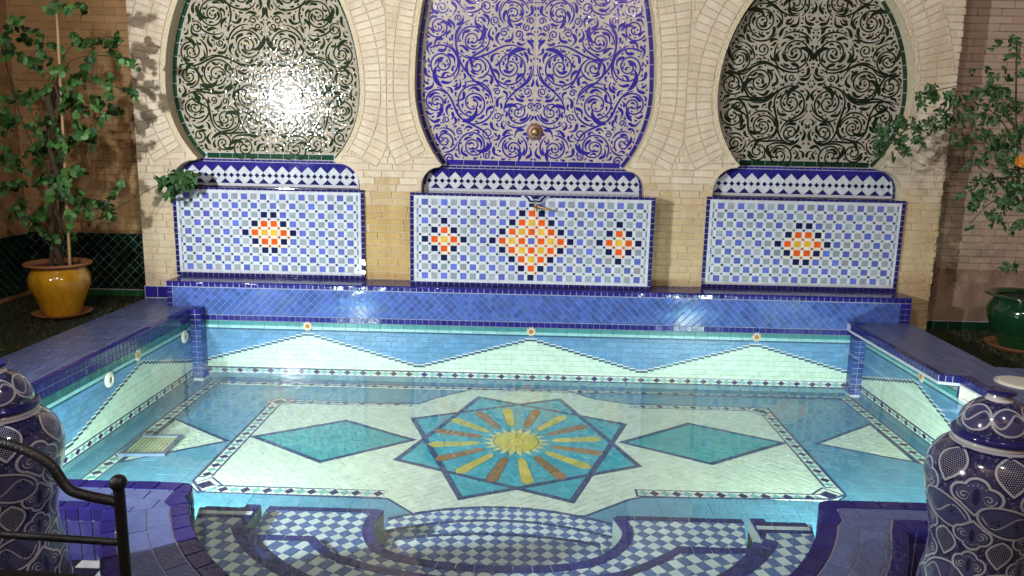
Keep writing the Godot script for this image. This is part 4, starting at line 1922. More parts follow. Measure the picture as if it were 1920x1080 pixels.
	lay(o, "teal_tile", teal, f, 0.0018, 0.006, M["wet_tile"], 200, "teal_tile_field", 0.006)
	lay(o, "sun_tile", rays, f, 0.003, 0.0066, M["wet_tile"], 200, "", 0.006)
	for d in [dl, dr]:
		lay(o, "lozenge_line_tile", outline_tiles(d, 0.0, 0.04, 0.12, LINE), f, 0.0015, 0.0062, M["wet_tile"], 80, "", 0.006)
		lay(o, "lozenge_field_tile", grid(inset(d, 0.04), [], 0.09, 0.09, 0.4, 0.5, Vector2(0.02, 0.03), func(_i, _j): return tone(Color(0.06, 0.36, 0.38), 0.10)), f, 0.0015, 0.006, M["wet_tile"], 60, "", 0.006)


func sun_tiles() -> Array:
	var out := []
	var c := Vector2(-0.03, -(CZ + 0.02))
	var sc := Vector2(1.0, 1.12)
	for k in 16:
		var a := TAU * (k + 0.35) / 16.0
		var col := Color(0.56, 0.53, 0.05) if k % 2 == 0 else Color(0.27, 0.145, 0.012)
		var e := Vector2.from_angle(a)
		var q := Vector2(-e.y, e.x)
		for s in 3:
			var r0 := 0.32 + s * 0.118
			var r1 := r0 + 0.118
			var w0 := 0.032 + 0.0052 * s
			var w1 := 0.032 + 0.0052 * (s + 1)
			var p := PackedVector2Array()
			if s == 0:
				p.append(e * (r0 - 0.05))
			p.append(e * r0 + q * -w0)
			if s == 2:
				p.append(e * (r1 - 0.03) + q * -w1)
				p.append(e * (r1 + 0.015))
				p.append(e * (r1 - 0.03) + q * w1)
			else:
				p.append(e * r1 + q * -w1)
				p.append(e * r1 + q * w1)
			p.append(e * r0 + q * w0)
			var w := PackedVector2Array()
			for v in p:
				w.append(c + v * sc)
			out.append([w, tone(col, 0.15)])
	# centre: a yellow wheel of wedges with pale points
	for k in 20:
		var a0 := TAU * k / 20.0
		var a1 := TAU * (k + 1) / 20.0
		var am := (a0 + a1) / 2
		var w := PackedVector2Array()
		for v in [Vector2.from_angle(a0) * 0.06, Vector2.from_angle(a0) * 0.175, Vector2.from_angle(a1) * 0.175, Vector2.from_angle(a1) * 0.06]:
			w.append(c + v * sc)
		out.append([w, tone(Color(0.62, 0.58, 0.05), 0.1)])
		w = PackedVector2Array()
		for v in [Vector2.from_angle(a0) * 0.178, Vector2.from_angle(am) * 0.262, Vector2.from_angle(a1) * 0.178]:
			w.append(c + v * sc)
		out.append([w, tone(Color(0.60, 0.62, 0.22), 0.1)])
	var hub := PackedVector2Array()
	for k in 20:
		hub.append(c + Vector2.from_angle(TAU * k / 20.0) * 0.058 * sc)
	out.append([hub, tone(Color(0.64, 0.56, 0.05), 0.05)])
	return out


# ---------------------------------------------------------------- curved steps in the near recess
const SC := Vector2(-0.07, 3.39)   # centre of the recess, x and z

func ell(a: float, b: float, p: float, from: float, to: float, n := 32, c := SC) -> Array:
	var out := []
	for i in n + 1:
		var t := lerpf(from, to, float(i) / n)
		var x := signf(cos(t)) * pow(absf(cos(t)), 2.0 / p) * a
		var z := pow(absf(sin(t)), 2.0 / p) * b * signf(sin(t))
		out.append(Vector2(c.x + x, c.y + z))
	return out


func to_flat(pts: Array) -> PackedVector2Array:
	var p := PackedVector2Array()
	for q in pts:
		p.append(Vector2(q.x, -q.y))
	return p


func chequer(i: int, j: int) -> Color:
	return tone(PALE, 0.08) if posmod(i + j, 2) == 0 else tone(SLATE, 0.12)


func steps() -> void:
	var t := thing("pool_steps", "curved chequered steps with navy edges leading down into the pool", "steps", Vector3(SC.x, FLOOR, 3.6))
	var zf := 3.51
	var zr := 3.655
	var y1 := -0.176
	var y2 := -0.208
	var y3 := -0.24
	# edges in plan, from the left end round the near side to the right end
	var deck := ell(1.50, 1.50, 2.0, PI - 0.0, 0.0)
	var a := ell(1.30, 1.02, 2.15, PI, 0.0)
	var b := [Vector2(-1.30, 3.69), Vector2(-0.98, 3.69)]
	for q in curve2([-0.98, 3.69, -0.87, 3.82, -0.70, 3.91, -0.50, 3.97, -0.1, 4.03, 0.36, 3.96, 0.565, 3.86, 0.77, 3.69], 5).slice(1):
		b.append(q)
	b.append(Vector2(1.10, 3.69))
	var c := []
	for q in curve2([-0.70, 3.40, -0.72, 3.56, -0.67, 3.72, -0.56, 3.82, -0.32, 3.885, -0.1, 3.90, 0.12, 3.885, 0.32, 3.83, 0.45, 3.72, 0.52, 3.56, 0.49, 3.40], 5):
		c.append(q)
	for i in b.size():
		b[i] = Vector2(b[i].x * 0.953, 7.08 - (7.08 - b[i].y) * 0.953)
	for i in c.size():
		c[i] = Vector2(c[i].x * 0.968, 7.08 - (7.08 - c[i].y) * 0.968)
	# solid steps: each tread runs between two edges
	var treads := [[deck, a, y1, "first_tread"], [a, b, y2, "second_tread"]]
	for k in 2:
		var tr: Array = treads[k]
		var outer := to_flat(tr[0])
		var inner := to_flat(tr[1])
		var p := PackedVector2Array()
		if k == 0:
			p.append(Vector2(SC.x - 1.5, -zf))
		p.append_array(outer)
		if k == 0:
			p.append(Vector2(SC.x + 1.5, -zf))
			p.append(Vector2(SC.x + 1.3, -zf))
		inner.reverse()
		p.append_array(inner)
		if k == 0:
			p.append(Vector2(SC.x - 1.3, -zf))
		var region: PackedVector2Array = p
		if k == 0:
			var parts := Geometry2D.intersect_polygons(ccw(p), rect(-3, -6, 3, -zr))
			region = largest(parts)
		if k == 1:
			var clipped := Geometry2D.clip_polygons(to_flat(a), to_flat([Vector2(-1.6, 3.3)] + b + [Vector2(1.5, 3.85), Vector2(1.5, 3.3)]))
			region = largest(clipped)
		region = ccw(region)
		solid(t, str(tr[3]), region, tr[2])
		var ang := 0.30 if k == 0 else 0.5
		var tiles := []
		for side in 2:
			var halfr := rect(-3, -6, SC.x, 0) if side == 0 else rect(SC.x, -6, 3, 0)
			for r in Geometry2D.intersect_polygons(region, halfr):
				tiles.append_array(grid(ccw(r), [], 0.066, 0.05, (PI / 2 - ang) if side == 0 else (PI / 2 + ang), 0.0, Vector2(SC.x, -4.0), chequer))
		lay(t, "chequer_tile", tiles, up_frame(tr[2]), 0.002, 0.006, M["wet_tile"], 150, str(tr[3]) + "_tile_field", 0.006, 0.001)
	# bench: third tread, straight towards the pool
	var bench := to_flat([Vector2(-1.27, zf)] + b + [Vector2(1.13, zf)])
	bench = ccw(bench)
	var well := ccw(to_flat([Vector2(-0.68, zf - 0.05)] + c + [Vector2(0.475, zf - 0.05)]))
	var bench_region := largest(Geometry2D.clip_polygons(bench, well))
	solid(t, "bench", bench_region, y3)
	lay(t, "chequer_tile", grid(ccw(bench_region), [], 0.05, 0.05, PI / 4, 0.0, Vector2(0.0, -3.4), chequer), up_frame(y3), 0.002, 0.006, M["wet_tile"], 150, "bench_tile_field", 0.006, 0.001)
	# convex steps inside the well
	var arcs := [[3.60, 0.30, -0.30, -0.60, 0.40], [3.25, 0.42, -0.41, -0.72, 0.51], [2.86, 0.42, -0.53, -0.75, 0.54]]
	var back := 3.95
	for k in 3:
		var ar: Array = arcs[k]
		var front := []
		for i in 17:
			var x: float = lerpf(ar[3], ar[4], i / 16.0)
			front.append(Vector2(x, ar[0] + ar[1] * pow(x + 0.1, 2.0)))
		var reg := ccw(to_flat(front + [Vector2(ar[4], back), Vector2(ar[3], back)]))
		solid(t, "well_step", reg, ar[2])
		var vis := reg
		var tiles := []
		for r in Geometry2D.intersect_polygons(vis, well if k == 0 else rect(-3, -back, 3, 0)):
			tiles.append_array(grid(ccw(r), [], 0.05, 0.05, PI / 4, 0.0, Vector2(0.0, -3.4), chequer))
		lay(t, "chequer_tile", tiles, up_frame(ar[2]), 0.002, 0.006, M["wet_tile"], 90, "well_tile_field", 0.006, 0.001)
		var path := to_flat(front)
		lay(t, "nosing_tile", along(path, -0.026, 0.0, 0.08, func(_i, _j): return tone(LINE, 0.2)), up_frame(ar[2]), 0.002, 0.0085, M["wet_tile"], 0, "well_nosing", 0.006)
	# cheek walls that close the first tread beside the bench
	for x in [[-1.335, -1.262], [1.122, 1.195]]:
		var ck := flat([x[0], zr - 0.045, x[1], zr - 0.045, x[1], 3.80, x[0], 3.80])
		solid(t, "cheek", ck, y1 - 0.004)
		lay(t, "nosing_tile", grid(ccw(ck), [], 0.08, 0.085, 0.0, 0.0, Vector2(x[0], -zr + 0.045), func(_i, _j): return tone(Color(0.016, 0.022, 0.16), 0.25)), up_frame(y1 - 0.004), 0.0025, 0.008, M["wet_tile"], 12, "", 0.01)
	# navy nosings on the edges
	var rounded := a.filter(func(q): return q.y > zr + 0.06)
	var navy := func(_i, _j): return tone(Color(0.016, 0.022, 0.16), 0.25)
	lay(t, "nosing_tile", along(to_flat(rounded), -0.062, 0.004, 0.085, navy), up_frame(y1), 0.0025, 0.0085, M["wet_tile"], 60, "", 0.01)
	lay(t, "nosing_tile", along(to_flat(rounded), 0.006, 0.05, 0.085, navy), up_frame(y2 + 0.002), 0.0025, 0.0085, M["wet_tile"], 60, "", 0.01)
	lay(t, "nosing_tile", along(to_flat(b), -0.045, 0.004, 0.085, navy), up_frame(y2), 0.0025, 0.009, M["wet_tile"], 60, "", 0.01)
	lay(t, "nosing_tile", along(to_flat(c), -0.055, 0.004, 0.085, navy), up_frame(y3), 0.0025, 0.009, M["wet_tile"], 60, "", 0.01)
	# straight rim towards the pool
	var rim := []
	for seg in [[-1.52, -1.27, y1, 1], [-1.26, -0.70, y3, 0], [0.49, 1.12, y3, 0], [1.13, 1.38, y1, 1]]:
		var rows := []
		var n := maxi(2, roundi((seg[1] - seg[0]) / 0.085))
		for i in n:
			var xa := lerpf(seg[0], seg[1], float(i) / n)
			var xb := lerpf(seg[0], seg[1], float(i + 1) / n)
			var za: float = zr if seg[3] == 1 else zf
			rows.append([flat([xa, za - 0.005, xb, za - 0.005, xb, za + 0.035, xa, za + 0.035]), tone(Color(0.014, 0.02, 0.135), 0.25)])
			if seg[3] == 1:
				rows.append([flat([xa, za + 0.035, xb, za + 0.035, xb, za + 0.07, xa, za + 0.07]), tone(PALE, 0.06)])
				rows.append([flat([xa, za + 0.07, xb, za + 0.07, xb, za + 0.10, xa, za + 0.10]), tone(Color(0.014, 0.02, 0.135), 0.25)])
		lay(t, "rim_tile", rows, up_frame(seg[2]), 0.002, 0.009, M["wet_tile"], 40, "", 0.01)


func largest(list: Array) -> PackedVector2Array:
	var out := PackedVector2Array()
	for r in list:
		if out.is_empty() or absf(area(r)) > absf(area(out)):
			out = r
	return out


func solid(t: Node3D, called: String, p: PackedVector2Array, y: float) -> void:
	var m := MB.new()
	slab(m, up_frame(FLOOR - 0.05), p, 0.0, y - FLOOR + 0.05)
	put(called, m.mesh(), M["wet_grout"], t)


# ---------------------------------------------------------------- kerbs and copings round the water
func kerbs() -> void:
	# near kerb: a band that follows the recess of the steps
	var t := setting("pool_kerb", Vector3(0, 0, 4.0))
	var inner := []
	inner.append(Vector2(XL - 0.62, 3.75))
	inner.append(Vector2(-1.60, 3.75))
	for q in curve2([-1.60, 3.75, -1.535, 3.765, -1.505, 3.83, -1.50, 3.90], 4).slice(1):
		inner.append(q)
	var a0 := PI - asin((3.95 - SC.y) / 1.50)
	inner.append_array(ell(1.50, 1.50, 2.0, a0, PI - a0, 40))
	for q in curve2([1.36, 3.90, 1.365, 3.83, 1.40, 3.765, 1.46, 3.75], 4):
		inner.append(q)
	inner.append(Vector2(4.3, 3.75))
	var outer := []
	outer.append(Vector2(XL - 0.62, 4.02))
	outer.append(Vector2(-1.80, 4.02))
	var a1 := PI - asin((4.05 - SC.y) / 1.84)
	outer.append_array(ell(1.84, 1.84, 2.0, a1, PI - a1, 40))
	outer.append(Vector2(1.65, 4.02))
	outer.append(Vector2(4.3, 4.02))
	var pin := to_flat(inner)
	var pout := to_flat(outer)
	var rev := pout.duplicate()
	rev.reverse()
	var body := pin.duplicate()
	body.append_array(rev)
	var m := MB.new()
	slab(m, up_frame(-0.9), ccw(body), 0.0, 0.894)
	put("kerb_bed", m.mesh(), M["grout"], t)
	var navy := func(_i, _j): return tone(Color(0.026, 0.022, 0.155), 0.2)
	var blue := func(_i, _j): return tone(DECKBLUE, 0.11)
	# walking along `pin` the kerb lies on the right
	var f := up_frame(-0.006)
	lay(t, "navy_tile", along(pin, -0.075, 0.004, 0.115, navy), f, 0.0035, 0.0075, M["glaze"], 90, "", 0.012, 0.003)
	var bend := to_flat(ell(1.50, 1.50, 2.0, a0, PI - a0, 40))
	lay(t, "blue_tile", along(bend, -0.165, -0.075, 0.17, blue), f, 0.003, 0.006, M["matt_tile"], 70, "", 0.008)
	lay(t, "blue_tile", along(bend, -0.26, -0.165, 0.19, blue), f, 0.003, 0.006, M["matt_tile"], 70, "", 0.008)
	var core := cut(ccw(body.duplicate()), PackedVector2Array(), [])
	var band := along(pin, -0.075, 0.01, 0.2, func(_i, _j): return 0)
	band.append_array(along(bend, -0.26, -0.07, 0.2, func(_i, _j): return 0))
	var holes := []
	for q in band:
		holes.append(ccw(q[0]))
	var rimb := along(pout, 0.0, 0.06, 0.11, navy)
	for q in rimb:
		holes.append(ccw(q[0]))
	lay(t, "outer_navy_tile", rimb, f, 0.0035, 0.007, M["glaze"], 90, "", 0.012, 0.003)
	lay(t, "fill_tile", grid(core[0], holes, 0.16, 0.08, 0.0, 0.5, Vector2.ZERO, blue), f, 0.003, 0.0058, M["matt_tile"], 40, "fill_tile_field", 0.008)
	# tiled inner face down to the water
	wall_strip(t, "face_tile", pin, [[0.0, -0.055, Color(0.026, 0.022, 0.155)], [-0.055, -0.11, Color(0.026, 0.022, 0.155)], [-0.11, -0.165, Color(0.06, 0.22, 0.26)], [-0.165, -0.22, Color(0.16, 0.36, 0.42)], [-0.22, -0.275, Color(0.10, 0.25, 0.33)]], 1.0)
	wall_strip(t, "outer_face_tile", pout, [[0.0, -0.06, Color(0.03, 0.026, 0.17)], [-0.06, -0.25, Color(0.05, 0.05, 0.2)]], -1.0)
	# courtyard paving in black and white beyond the kerb
	var c := setting("courtyard_paving", Vector3(0, -0.25, 5.5))
	m = MB.new()
	m.box(Vector3(-5.1, -0.9, 4.0), Vector3(6.6, -0.256, 8.6))
	put("paving_bed", m.mesh(), M["dark_grout"], c)
	var pave := grid(flat([-3.2, 4.0, 3.2, 4.0, 3.2, 6.2, -3.2, 6.2]), [ccw(body.duplicate())], 0.12, 0.12, 0.0, 0.0, Vector2.ZERO, func(i, j): return tone(Color(0.5, 0.5, 0.48), 0.06) if posmod(i + j, 2) == 0 else tone(Color(0.02, 0.02, 0.024), 0.2))
	lay(c, "paving_tile", pave, up_frame(-0.256), 0.003, 0.006, M["glaze"], 60, "paving_tile_field", 0.006)
	# side copings
	var l := setting("pool_coping", Vector3(-3.45, 0, 1.8))
	var lp := ccw(flat([-3.75, BRICK, -3.395, BRICK, -3.395, 0.0, XL, 0.0, XL, 3.75, -3.75, 3.75]))
	coping(l, lp, PackedVector2Array([Vector2(XL, -3.75), Vector2(XL, -0.115)]), 2, 0.10)
	var lc := MB.new()
	lc.box(Vector3(-3.745, -0.9, BRICK + 0.03), Vector3(-3.40, -0.104, 3.74))
	lc.box(Vector3(-3.40, -0.9, 0.012), Vector3(XL - 0.205, -0.104, 3.74))
	put("coping_core", lc.mesh(), M["grout"], l)
	var r := setting("pool_coping", Vector3(3.4, 0, 1.8))
	var rp := ccw(flat([3.04, 0.115, 3.05, 0.0, 3.64, 0.0, 3.58, 1.42, 4.3, 1.50, 4.3, 3.75, 3.175, 3.75, 3.175, 1.69, 3.04, 1.65]))
	coping(r, rp, PackedVector2Array([Vector2(3.04, -0.115), Vector2(3.04, -1.65), Vector2(3.175, -1.69), Vector2(3.175, -3.75)]), 1, 0.075)
	m = MB.new()
	m.box(Vector3(XR + 0.02, -0.9, 0.0), Vector3(3.56, -0.076, 3.75))
	m.box(Vector3(3.56, -0.9, 1.5), Vector3(4.29, -0.076, 3.75))
	put("coping_core", m.mesh(), M["grout"], r)
	# navy jamb where the coping steps back
	var jamb := []
	for j in 2:
		jamb.append([rect(1.655, -0.075 - 0.05 * (j + 1), 1.705, -0.075 - 0.05 * j), tone(NAVY, 0.2)])
	lay(r, "jamb_tile", jamb, right_frame(XR), 0.003, 0.006, M["glaze"], 5)


func coping(o: Node3D, p: PackedVector2Array, edge: PackedVector2Array, rows: int, thick: float) -> void:
	var m := MB.new()
	slab(m, up_frame(-thick), p, 0.0, thick - 0.006)
	put("coping_bed", m.mesh(), M["grout"], o)
	var sgn := 1.0 if edge[0].y < edge[1].y else -1.0
	# rim of rounded navy tiles along the water, then rows of blue
	var navy := func(_i, _j): return tone(Color(0.03, 0.026, 0.16), 0.2)
	var f := up_frame(-0.006)
	# the coping lies to the left of the edge path when it runs away from the viewer on the left side
	var rim := along(edge, 0.0, 0.05, 0.055, navy)
	lay(o, "rim_tile", rim, f, 0.0035, 0.0075, M["glaze"], 90, "rim_tile_field", 0.03, 0.004)
	var holes := []
	for q in along(edge, -0.02, 0.05, 0.5, func(_i, _j): return 0):
		holes.append(ccw(q[0]))
	var top := grid(p, holes, 0.052, 0.2, 0.0, 0.5, Vector2(0.01, 0.0), func(_i, _j): return tone(Color(0.115, 0.145, 0.29), 0.16))
	lay(o, "blue_tile", top, f, 0.0025, 0.006, M["matt_tile"], 60, "blue_tile_field", 0.012)
	var bands := []
	for i in rows:
		bands.append([-0.055 * i, -0.055 * (i + 1), Color(0.026, 0.022, 0.15)])
	if rows == 2:
		bands.append([-0.11, -0.17, Color(0.04, 0.17, 0.17)])
	wall_strip(o, "edge_tile", edge, bands, -sgn * sgn)


# tiles on the upright face below a plan path (u, -z); side -1 faces the right-hand side of the path
func wall_strip(o: Node3D, called: String, path: PackedVector2Array, bands: Array, side: float) -> void:
	var all := MB.new()
	var total := 0
	for b in bands:
		for i in path.size() - 1:
			var p := path[i]
			var q := path[i + 1]
			var len := p.distance_to(q)
			var n := maxi(1, roundi(len / 0.055))
			var e := (q - p) / len
			var nn := Vector2(-e.y, e.x)   # left of the path
			if side < 0.0:
				nn = -nn
			var fr: Transform3D
			var u := Vector3(e.x, 0, -e.y)
			var nw := Vector3(nn.x, 0, -nn.y)
			var v := Vector3.UP
			if u.cross(v).dot(nw) < 0.0:
				u = -u
			fr = Transform3D(Basis(u, v, nw), Vector3(p.x, 0, -p.y))
			var sg := 1.0 if u.dot(Vector3(e.x, 0, -e.y)) > 0.0 else -1.0
			for k in n:
				var x0 := sg * len * k / n
				var x1 := sg * len * (k + 1) / n
				all.col = tone(b[2], 0.2)
				var r := ccw(rect(x0, b[1], x1, b[0]))
				prism(all, fr, inset(r, 0.0016), -0.004, 0.006, 0.002, Vector2(rng.randf_range(-0.02, 0.02), rng.randf_range(-0.02, 0.02)))
				total += 1
	put(called + "_strip", all.mesh(), M["glaze"], o, Vector3.ZERO, "stuff")


# ---------------------------------------------------------------- water
func ripple(p: Vector2) -> float:
	# gentle everywhere, lively where the return jet stirs it
	var d := p - Vector2(-1.70, 1.50)
	var jet := exp(-(d.x * d.x / 0.16 + d.y * d.y / 0.45))
	var h := 0.0003 * sin(p.x * 9.0 + p.y * 5.0) + 0.00022 * sin(p.x * -6.0 + p.y * 13.0 + 1.3) + 0.00009 * sin(p.x * 31.0 + p.y * 23.0 + 2.0 * sin(p.x * 3.0)) + 0.00007 * sin(p.x * -27.0 + p.y * 41.0)
	var j := 0.0
	for k in 6:
		var a := 0.9 + k * 1.05
		var w := 52.0 + 23.0 * k
		j += sin((p.x * cos(a) + p.y * sin(a)) * w + k * 2.1 + 2.0 * sin(p.x * 7.0 + k)) / w
	return h + jet * j * 0.009


func water() -> void:
	var st := 0.018
	var x0 := XL - 0.008
	var x1 := XR + 0.008
	var z0 := -0.006
	var z1 := 4.92
	var nx := int((x1 - x0) / st)
	var nz := int((z1 - z0) / st)
	var v := PackedVector3Array()
	var n := PackedVector3Array()
	var ix := PackedInt32Array()
	v.resize((nx + 1) * (nz + 1))
	n.resize((nx + 1) * (nz + 1))
	for j in nz + 1:
		for i in nx + 1:
			var p := Vector2(lerpf(x0, x1, float(i) / nx), lerpf(z0, z1, float(j) / nz))
			var h := ripple(p)
			var e := 0.003
			v[j * (nx + 1) + i] = Vector3(p.x, WATER + h, p.y)
			n[j * (nx + 1) + i] = Vector3((h - ripple(p + Vector2(e, 0))) / e, 1.0, (h - ripple(p + Vector2(0, e))) / e).normalized()
	for j in nz:
		for i in nx:
			var z := lerpf(z0, z1, (j + 0.5) / nz)
			var x := lerpf(x0, x1, (i + 0.5) / nx)
			if z > 3.78 and Vector2(x, z).distance_to(SC) > 1.53:
				continue
			var a := j * (nx + 1) + i
			ix.append_array(PackedInt32Array([a, a + 1, a + nx + 2, a, a + nx + 2, a + nx + 1]))
	var arr := []
	arr.resize(Mesh.ARRAY_MAX)
	arr[Mesh.ARRAY_VERTEX] = v
	arr[Mesh.ARRAY_NORMAL] = n
	arr[Mesh.ARRAY_INDEX] = ix
	var m := ArrayMesh.new()
	m.add_surface_from_arrays(Mesh.PRIMITIVE_TRIANGLES, arr)
	var o := put("pool_water", m, M["water"], self)
	o.set_meta("kind", "structure")


# ---------------------------------------------------------------- small fittings
func fittings() -> void:
	# copper water rose on the middle arch panel
	var at := Vector3(0.073, 1.70, TILE + 0.006)
	var t := thing("water_rose", "round copper water rose with a brass knob on the cobalt scrollwork", "water outlet", at)
	var m := MB.new()
	lathe(m, Vector3.ZERO, spline([[0.0, 0.03], [0.03, 0.03], [0.055, 0.022], [0.078, 0.006], [0.08, 0.0]], 4).map(func(q): return q), 28)
	var o := put("rose_plate", m.mesh(), M["copper"], t, at)
	o.rotation.x = PI / 2
	m = MB.new()
	lathe(m, Vector3.ZERO, spline([[0.034, 0.02], [0.04, 0.045], [0.03, 0.075], [0.012, 0.085], [0.0, 0.086]], 4), 20)
	o = put("knob", m.mesh(), M["brass"], t, at)
	o.rotation.x = PI / 2
	# scalloped spout with tap on the middle mosaic
	at = Vector3(0.09, 1.09, -0.11)
	t = thing("spout_basin", "small scalloped white and navy tile basin at the top of the widest mosaic", "basin", at)
	for k in 4:
		m = MB.new()
		m.col = [NAVY, WHITE, NAVY2, WHITE][k]
		var r0 := 0.020 + 0.026 * k
		var r1 := 0.044 + 0.026 * k
		for s in 16:
			var a0 := PI + PI * s / 16.0
			var a1 := PI + PI * (s + 1) / 16.0
			var wob0 := 1.0 + 0.1 * cos(a0 * 6.0)
			var wob1 := 1.0 + 0.1 * cos(a1 * 6.0)
			var z0 := 0.075 - 0.017 * k
			var z1 := 0.075 - 0.017 * (k + 1)
			m.quad(at + Vector3(cos(a0) * r0 * wob0, sin(a0) * r0 * 0.62 * wob0 + 0.02, z0), at + Vector3(cos(a0) * r1 * wob0, sin(a0) * r1 * 0.62 * wob0 + 0.02, z1), at + Vector3(cos(a1) * r1 * wob1, sin(a1) * r1 * 0.62 * wob1 + 0.02, z1), at + Vector3(cos(a1) * r0 * wob1, sin(a1) * r0 * 0.62 * wob1 + 0.02, z0))
		m.quad(at + Vector3(-r1, 0.02, 0.001), at + Vector3(-r0, 0.02, 0.075 - 0.017 * k), at + Vector3(r0, 0.021, 0.075 - 0.017 * k), at + Vector3(r1, 0.021, 0.001))
		put("scallop_tile", m.mesh(), M["glaze"], t)
	at = Vector3(0.095, 1.005, -0.11)
	t = thing("brass_tap", "old brass tap with a short lever under the scalloped basin", "tap", at)
	m = MB.new()
	tube(m, curve([at + Vector3(0, 0.005, 0), at + Vector3(0, 0.01, 0.05), at + Vector3(0.0, 0.0, 0.085), at + Vector3(0.0, -0.035, 0.095)]), [0.016, 0.015, 0.014], 10)
	put("spout", m.mesh(), M["brass"], t)
	m = MB.new()
	tube(m, [at + Vector3(0.01, 0.012, 0.06), at + Vector3(0.05, 0.004, 0.066), at + Vector3(0.15, -0.022, 0.07)], [0.012, 0.013, 0.010], 8)
	put("lever", m.mesh(), M["brass"], t)
	m = MB.new()
	lathe(m, at + Vector3(0, -0.012, 0.055), [[0.0, 0.045], [0.018, 0.04], [0.02, 0.0], [0.0, 0.0]].map(func(q): return [q[0], 0.045 - q[1]]), 12)
	put("bonnet", m.mesh(), M["brass"], t)
	# sun tiles at the peaks of the wall pattern
	var suns := [[Vector3(-2.05, -0.165, 0.006), 0.0, "small sun tile over the far pool wall peak nearest the left corner post"], [Vector3(0.08, -0.165, 0.006), 0.0, "small sun tile over the middle peak of the far pool wall"], [Vector3(2.21, -0.165, 0.006), 0.0, "small sun tile over the far pool wall peak nearest the right corner post"], [Vector3(XL + 0.006, -0.165, 1.12), PI / 2, "small sun tile on the side pool wall between two white jets"], [Vector3(XR - 0.006, -0.165, 1.16), -PI / 2, "small sun tile on the pool wall below the open coping jog"]]
	for s in suns:
		t = thing("sun_ornament", s[2], "tile ornament", s[0], "sun tiles at the water line")
		t.rotation.y = s[1]
		m = MB.new()
		m.col = Color(0.62, 0.58, 0.50)
		var star := PackedVector2Array()
		for k in 20:
			star.append(Vector2.from_angle(TAU * k / 20.0) * (0.052 if k % 2 == 0 else 0.034))
		slab(m, front_frame(0.0), star, 0.0, 0.008)
		flat_put("rays", m, M["glaze"], t)
		m = MB.new()
		m.col = Color(0.45, 0.20, 0.03)
		var hub := PackedVector2Array()
		for k in 12:
			hub.append(Vector2.from_angle(TAU * k / 12.0) * 0.021)
		slab(m, front_frame(0.0), hub, 0.008, 0.012)
		flat_put("hub", m, M["glaze"], t)
	# return jets in the left wall
	for s in [[Vector3(XL + 0.004, -0.232, 1.56), "round white water jet in the side pool wall beside the stepped edging"], [Vector3(XL + 0.004, -0.232, 0.26), "round white water jet in the side pool wall next to the corner post"]]:
		t = thing("water_jet", s[1], "pool jet", s[0], "white jets in the side wall")
		m = MB.new()
		lathe(m, Vector3.ZERO, [[0.0, 0.012], [0.022, 0.012], [0.026, 0.02], [0.055, 0.014], [0.062, 0.0]].map(func(q): return q), 28)
		var j := MeshInstance3D.new()
		j.name = "flange"
		j.mesh = lathe_up([[0.062, 0.0], [0.055, 0.014], [0.026, 0.02], [0.022, 0.012]], 28)
		j.material_override = M["white_plastic"]
		j.rotation.z = -PI / 2
		t.add_child(j, true)
		var e := MeshInstance3D.new()
		e.name = "nozzle"
		e.mesh = lathe_up([[0.022, 0.010], [0.012, 0.016], [0.0, 0.016]], 20)
		e.material_override = M["brass"]
		e.rotation.z = -PI / 2
		t.add_child(e, true)
	# drain box on the floor
	at = Vector3(-2.76, FLOOR + 0.004, 1.71)
	t = thing("floor_drain", "square floor drain with a pale pierced grille and a slate rim", "drain", at)
	var tilt := deg_to_rad(4.0)
	m = MB.new()
	m.col = Color(0.10, 0.14, 0.22)
	var ob := Transform2D(tilt, Vector2.ZERO) * rect(-0.17, -0.19, 0.17, 0.19)
	for q in outline_tiles(ob, 0.0, 0.035, 1.0, Color(0.10, 0.14, 0.22)):
		prism(m, up_frame(0.0), ccw(q[0]), 0.0, 0.02, 0.003)
	flat_put("rim", m, M["wet_tile"], t)
	m = MB.new()
	m.col = Color(0.42, 0.48, 0.28)
	slab(m, up_frame(0.0), inset(ccw(ob), 0.037), 0.0, 0.012)
	flat_put("plate", m, M["wet_tile"], t)
	m = MB.new()
	m.col = Color(0.03, 0.04, 0.02)
	for j in 9:
		for i in 8:
			var c := Transform2D(tilt, Vector2.ZERO) * Vector2(-0.105 + i * 0.03, -0.12 + j * 0.03)
			var h := PackedVector2Array()
			for k in 6:
				h.append(c + Vector2.from_angle(TAU * k / 6) * 0.007)
			slab(m, up_frame(0.0), h, 0.012, 0.0132)
	var holes := flat_put("hole_pattern", m, M["wet_tile"], t)
	holes.set_meta("kind", "stuff")
	# skimmer: lid in the deck and mouth in the wall
	at = Vector3(3.52, 0.002, 1.83)
	t = thing("skimmer_cover", "round cream plastic skimmer lid set in the dark deck", "cover", at)
	var lid := MeshInstance3D.new()
	lid.name = "disc"
	lid.mesh = lathe_up([[0.145, 0.0], [0.143, 0.008], [0.132, 0.011], [0.0, 0.011]], 40)
	lid.material_override = M["white_plastic"]
	t.add_child(lid, true)
	var ring := MeshInstance3D.new()
	ring.name = "ring"
	ring.mesh = lathe_up([[0.165, 0.0], [0.163, 0.006], [0.149, 0.006], [0.148, 0.0]], 40)
	ring.material_override = M["white_plastic"]
	t.add_child(ring, true)
	at = Vector3(3.172, -0.09, 1.83)
	t = thing("skimmer_mouth", "cream skimmer mouth in the pool wall below the round deck lid", "skimmer", at)
	for s in [[rect(1.71, -0.082, 1.90, -0.062), "frame_bar"], [rect(1.71, -0.165, 1.90, -0.148), "frame_bar"], [rect(1.71, -0.148, 1.73, -0.082), "frame_bar"], [rect(1.88, -0.148, 1.90, -0.082), "frame_bar"]]:
		m = MB.new()
		slab(m, right_frame(3.19), s[0], 0.0, 0.022)
		put(s[1], m.mesh(), M["white_plastic"], t)
	m = MB.new()
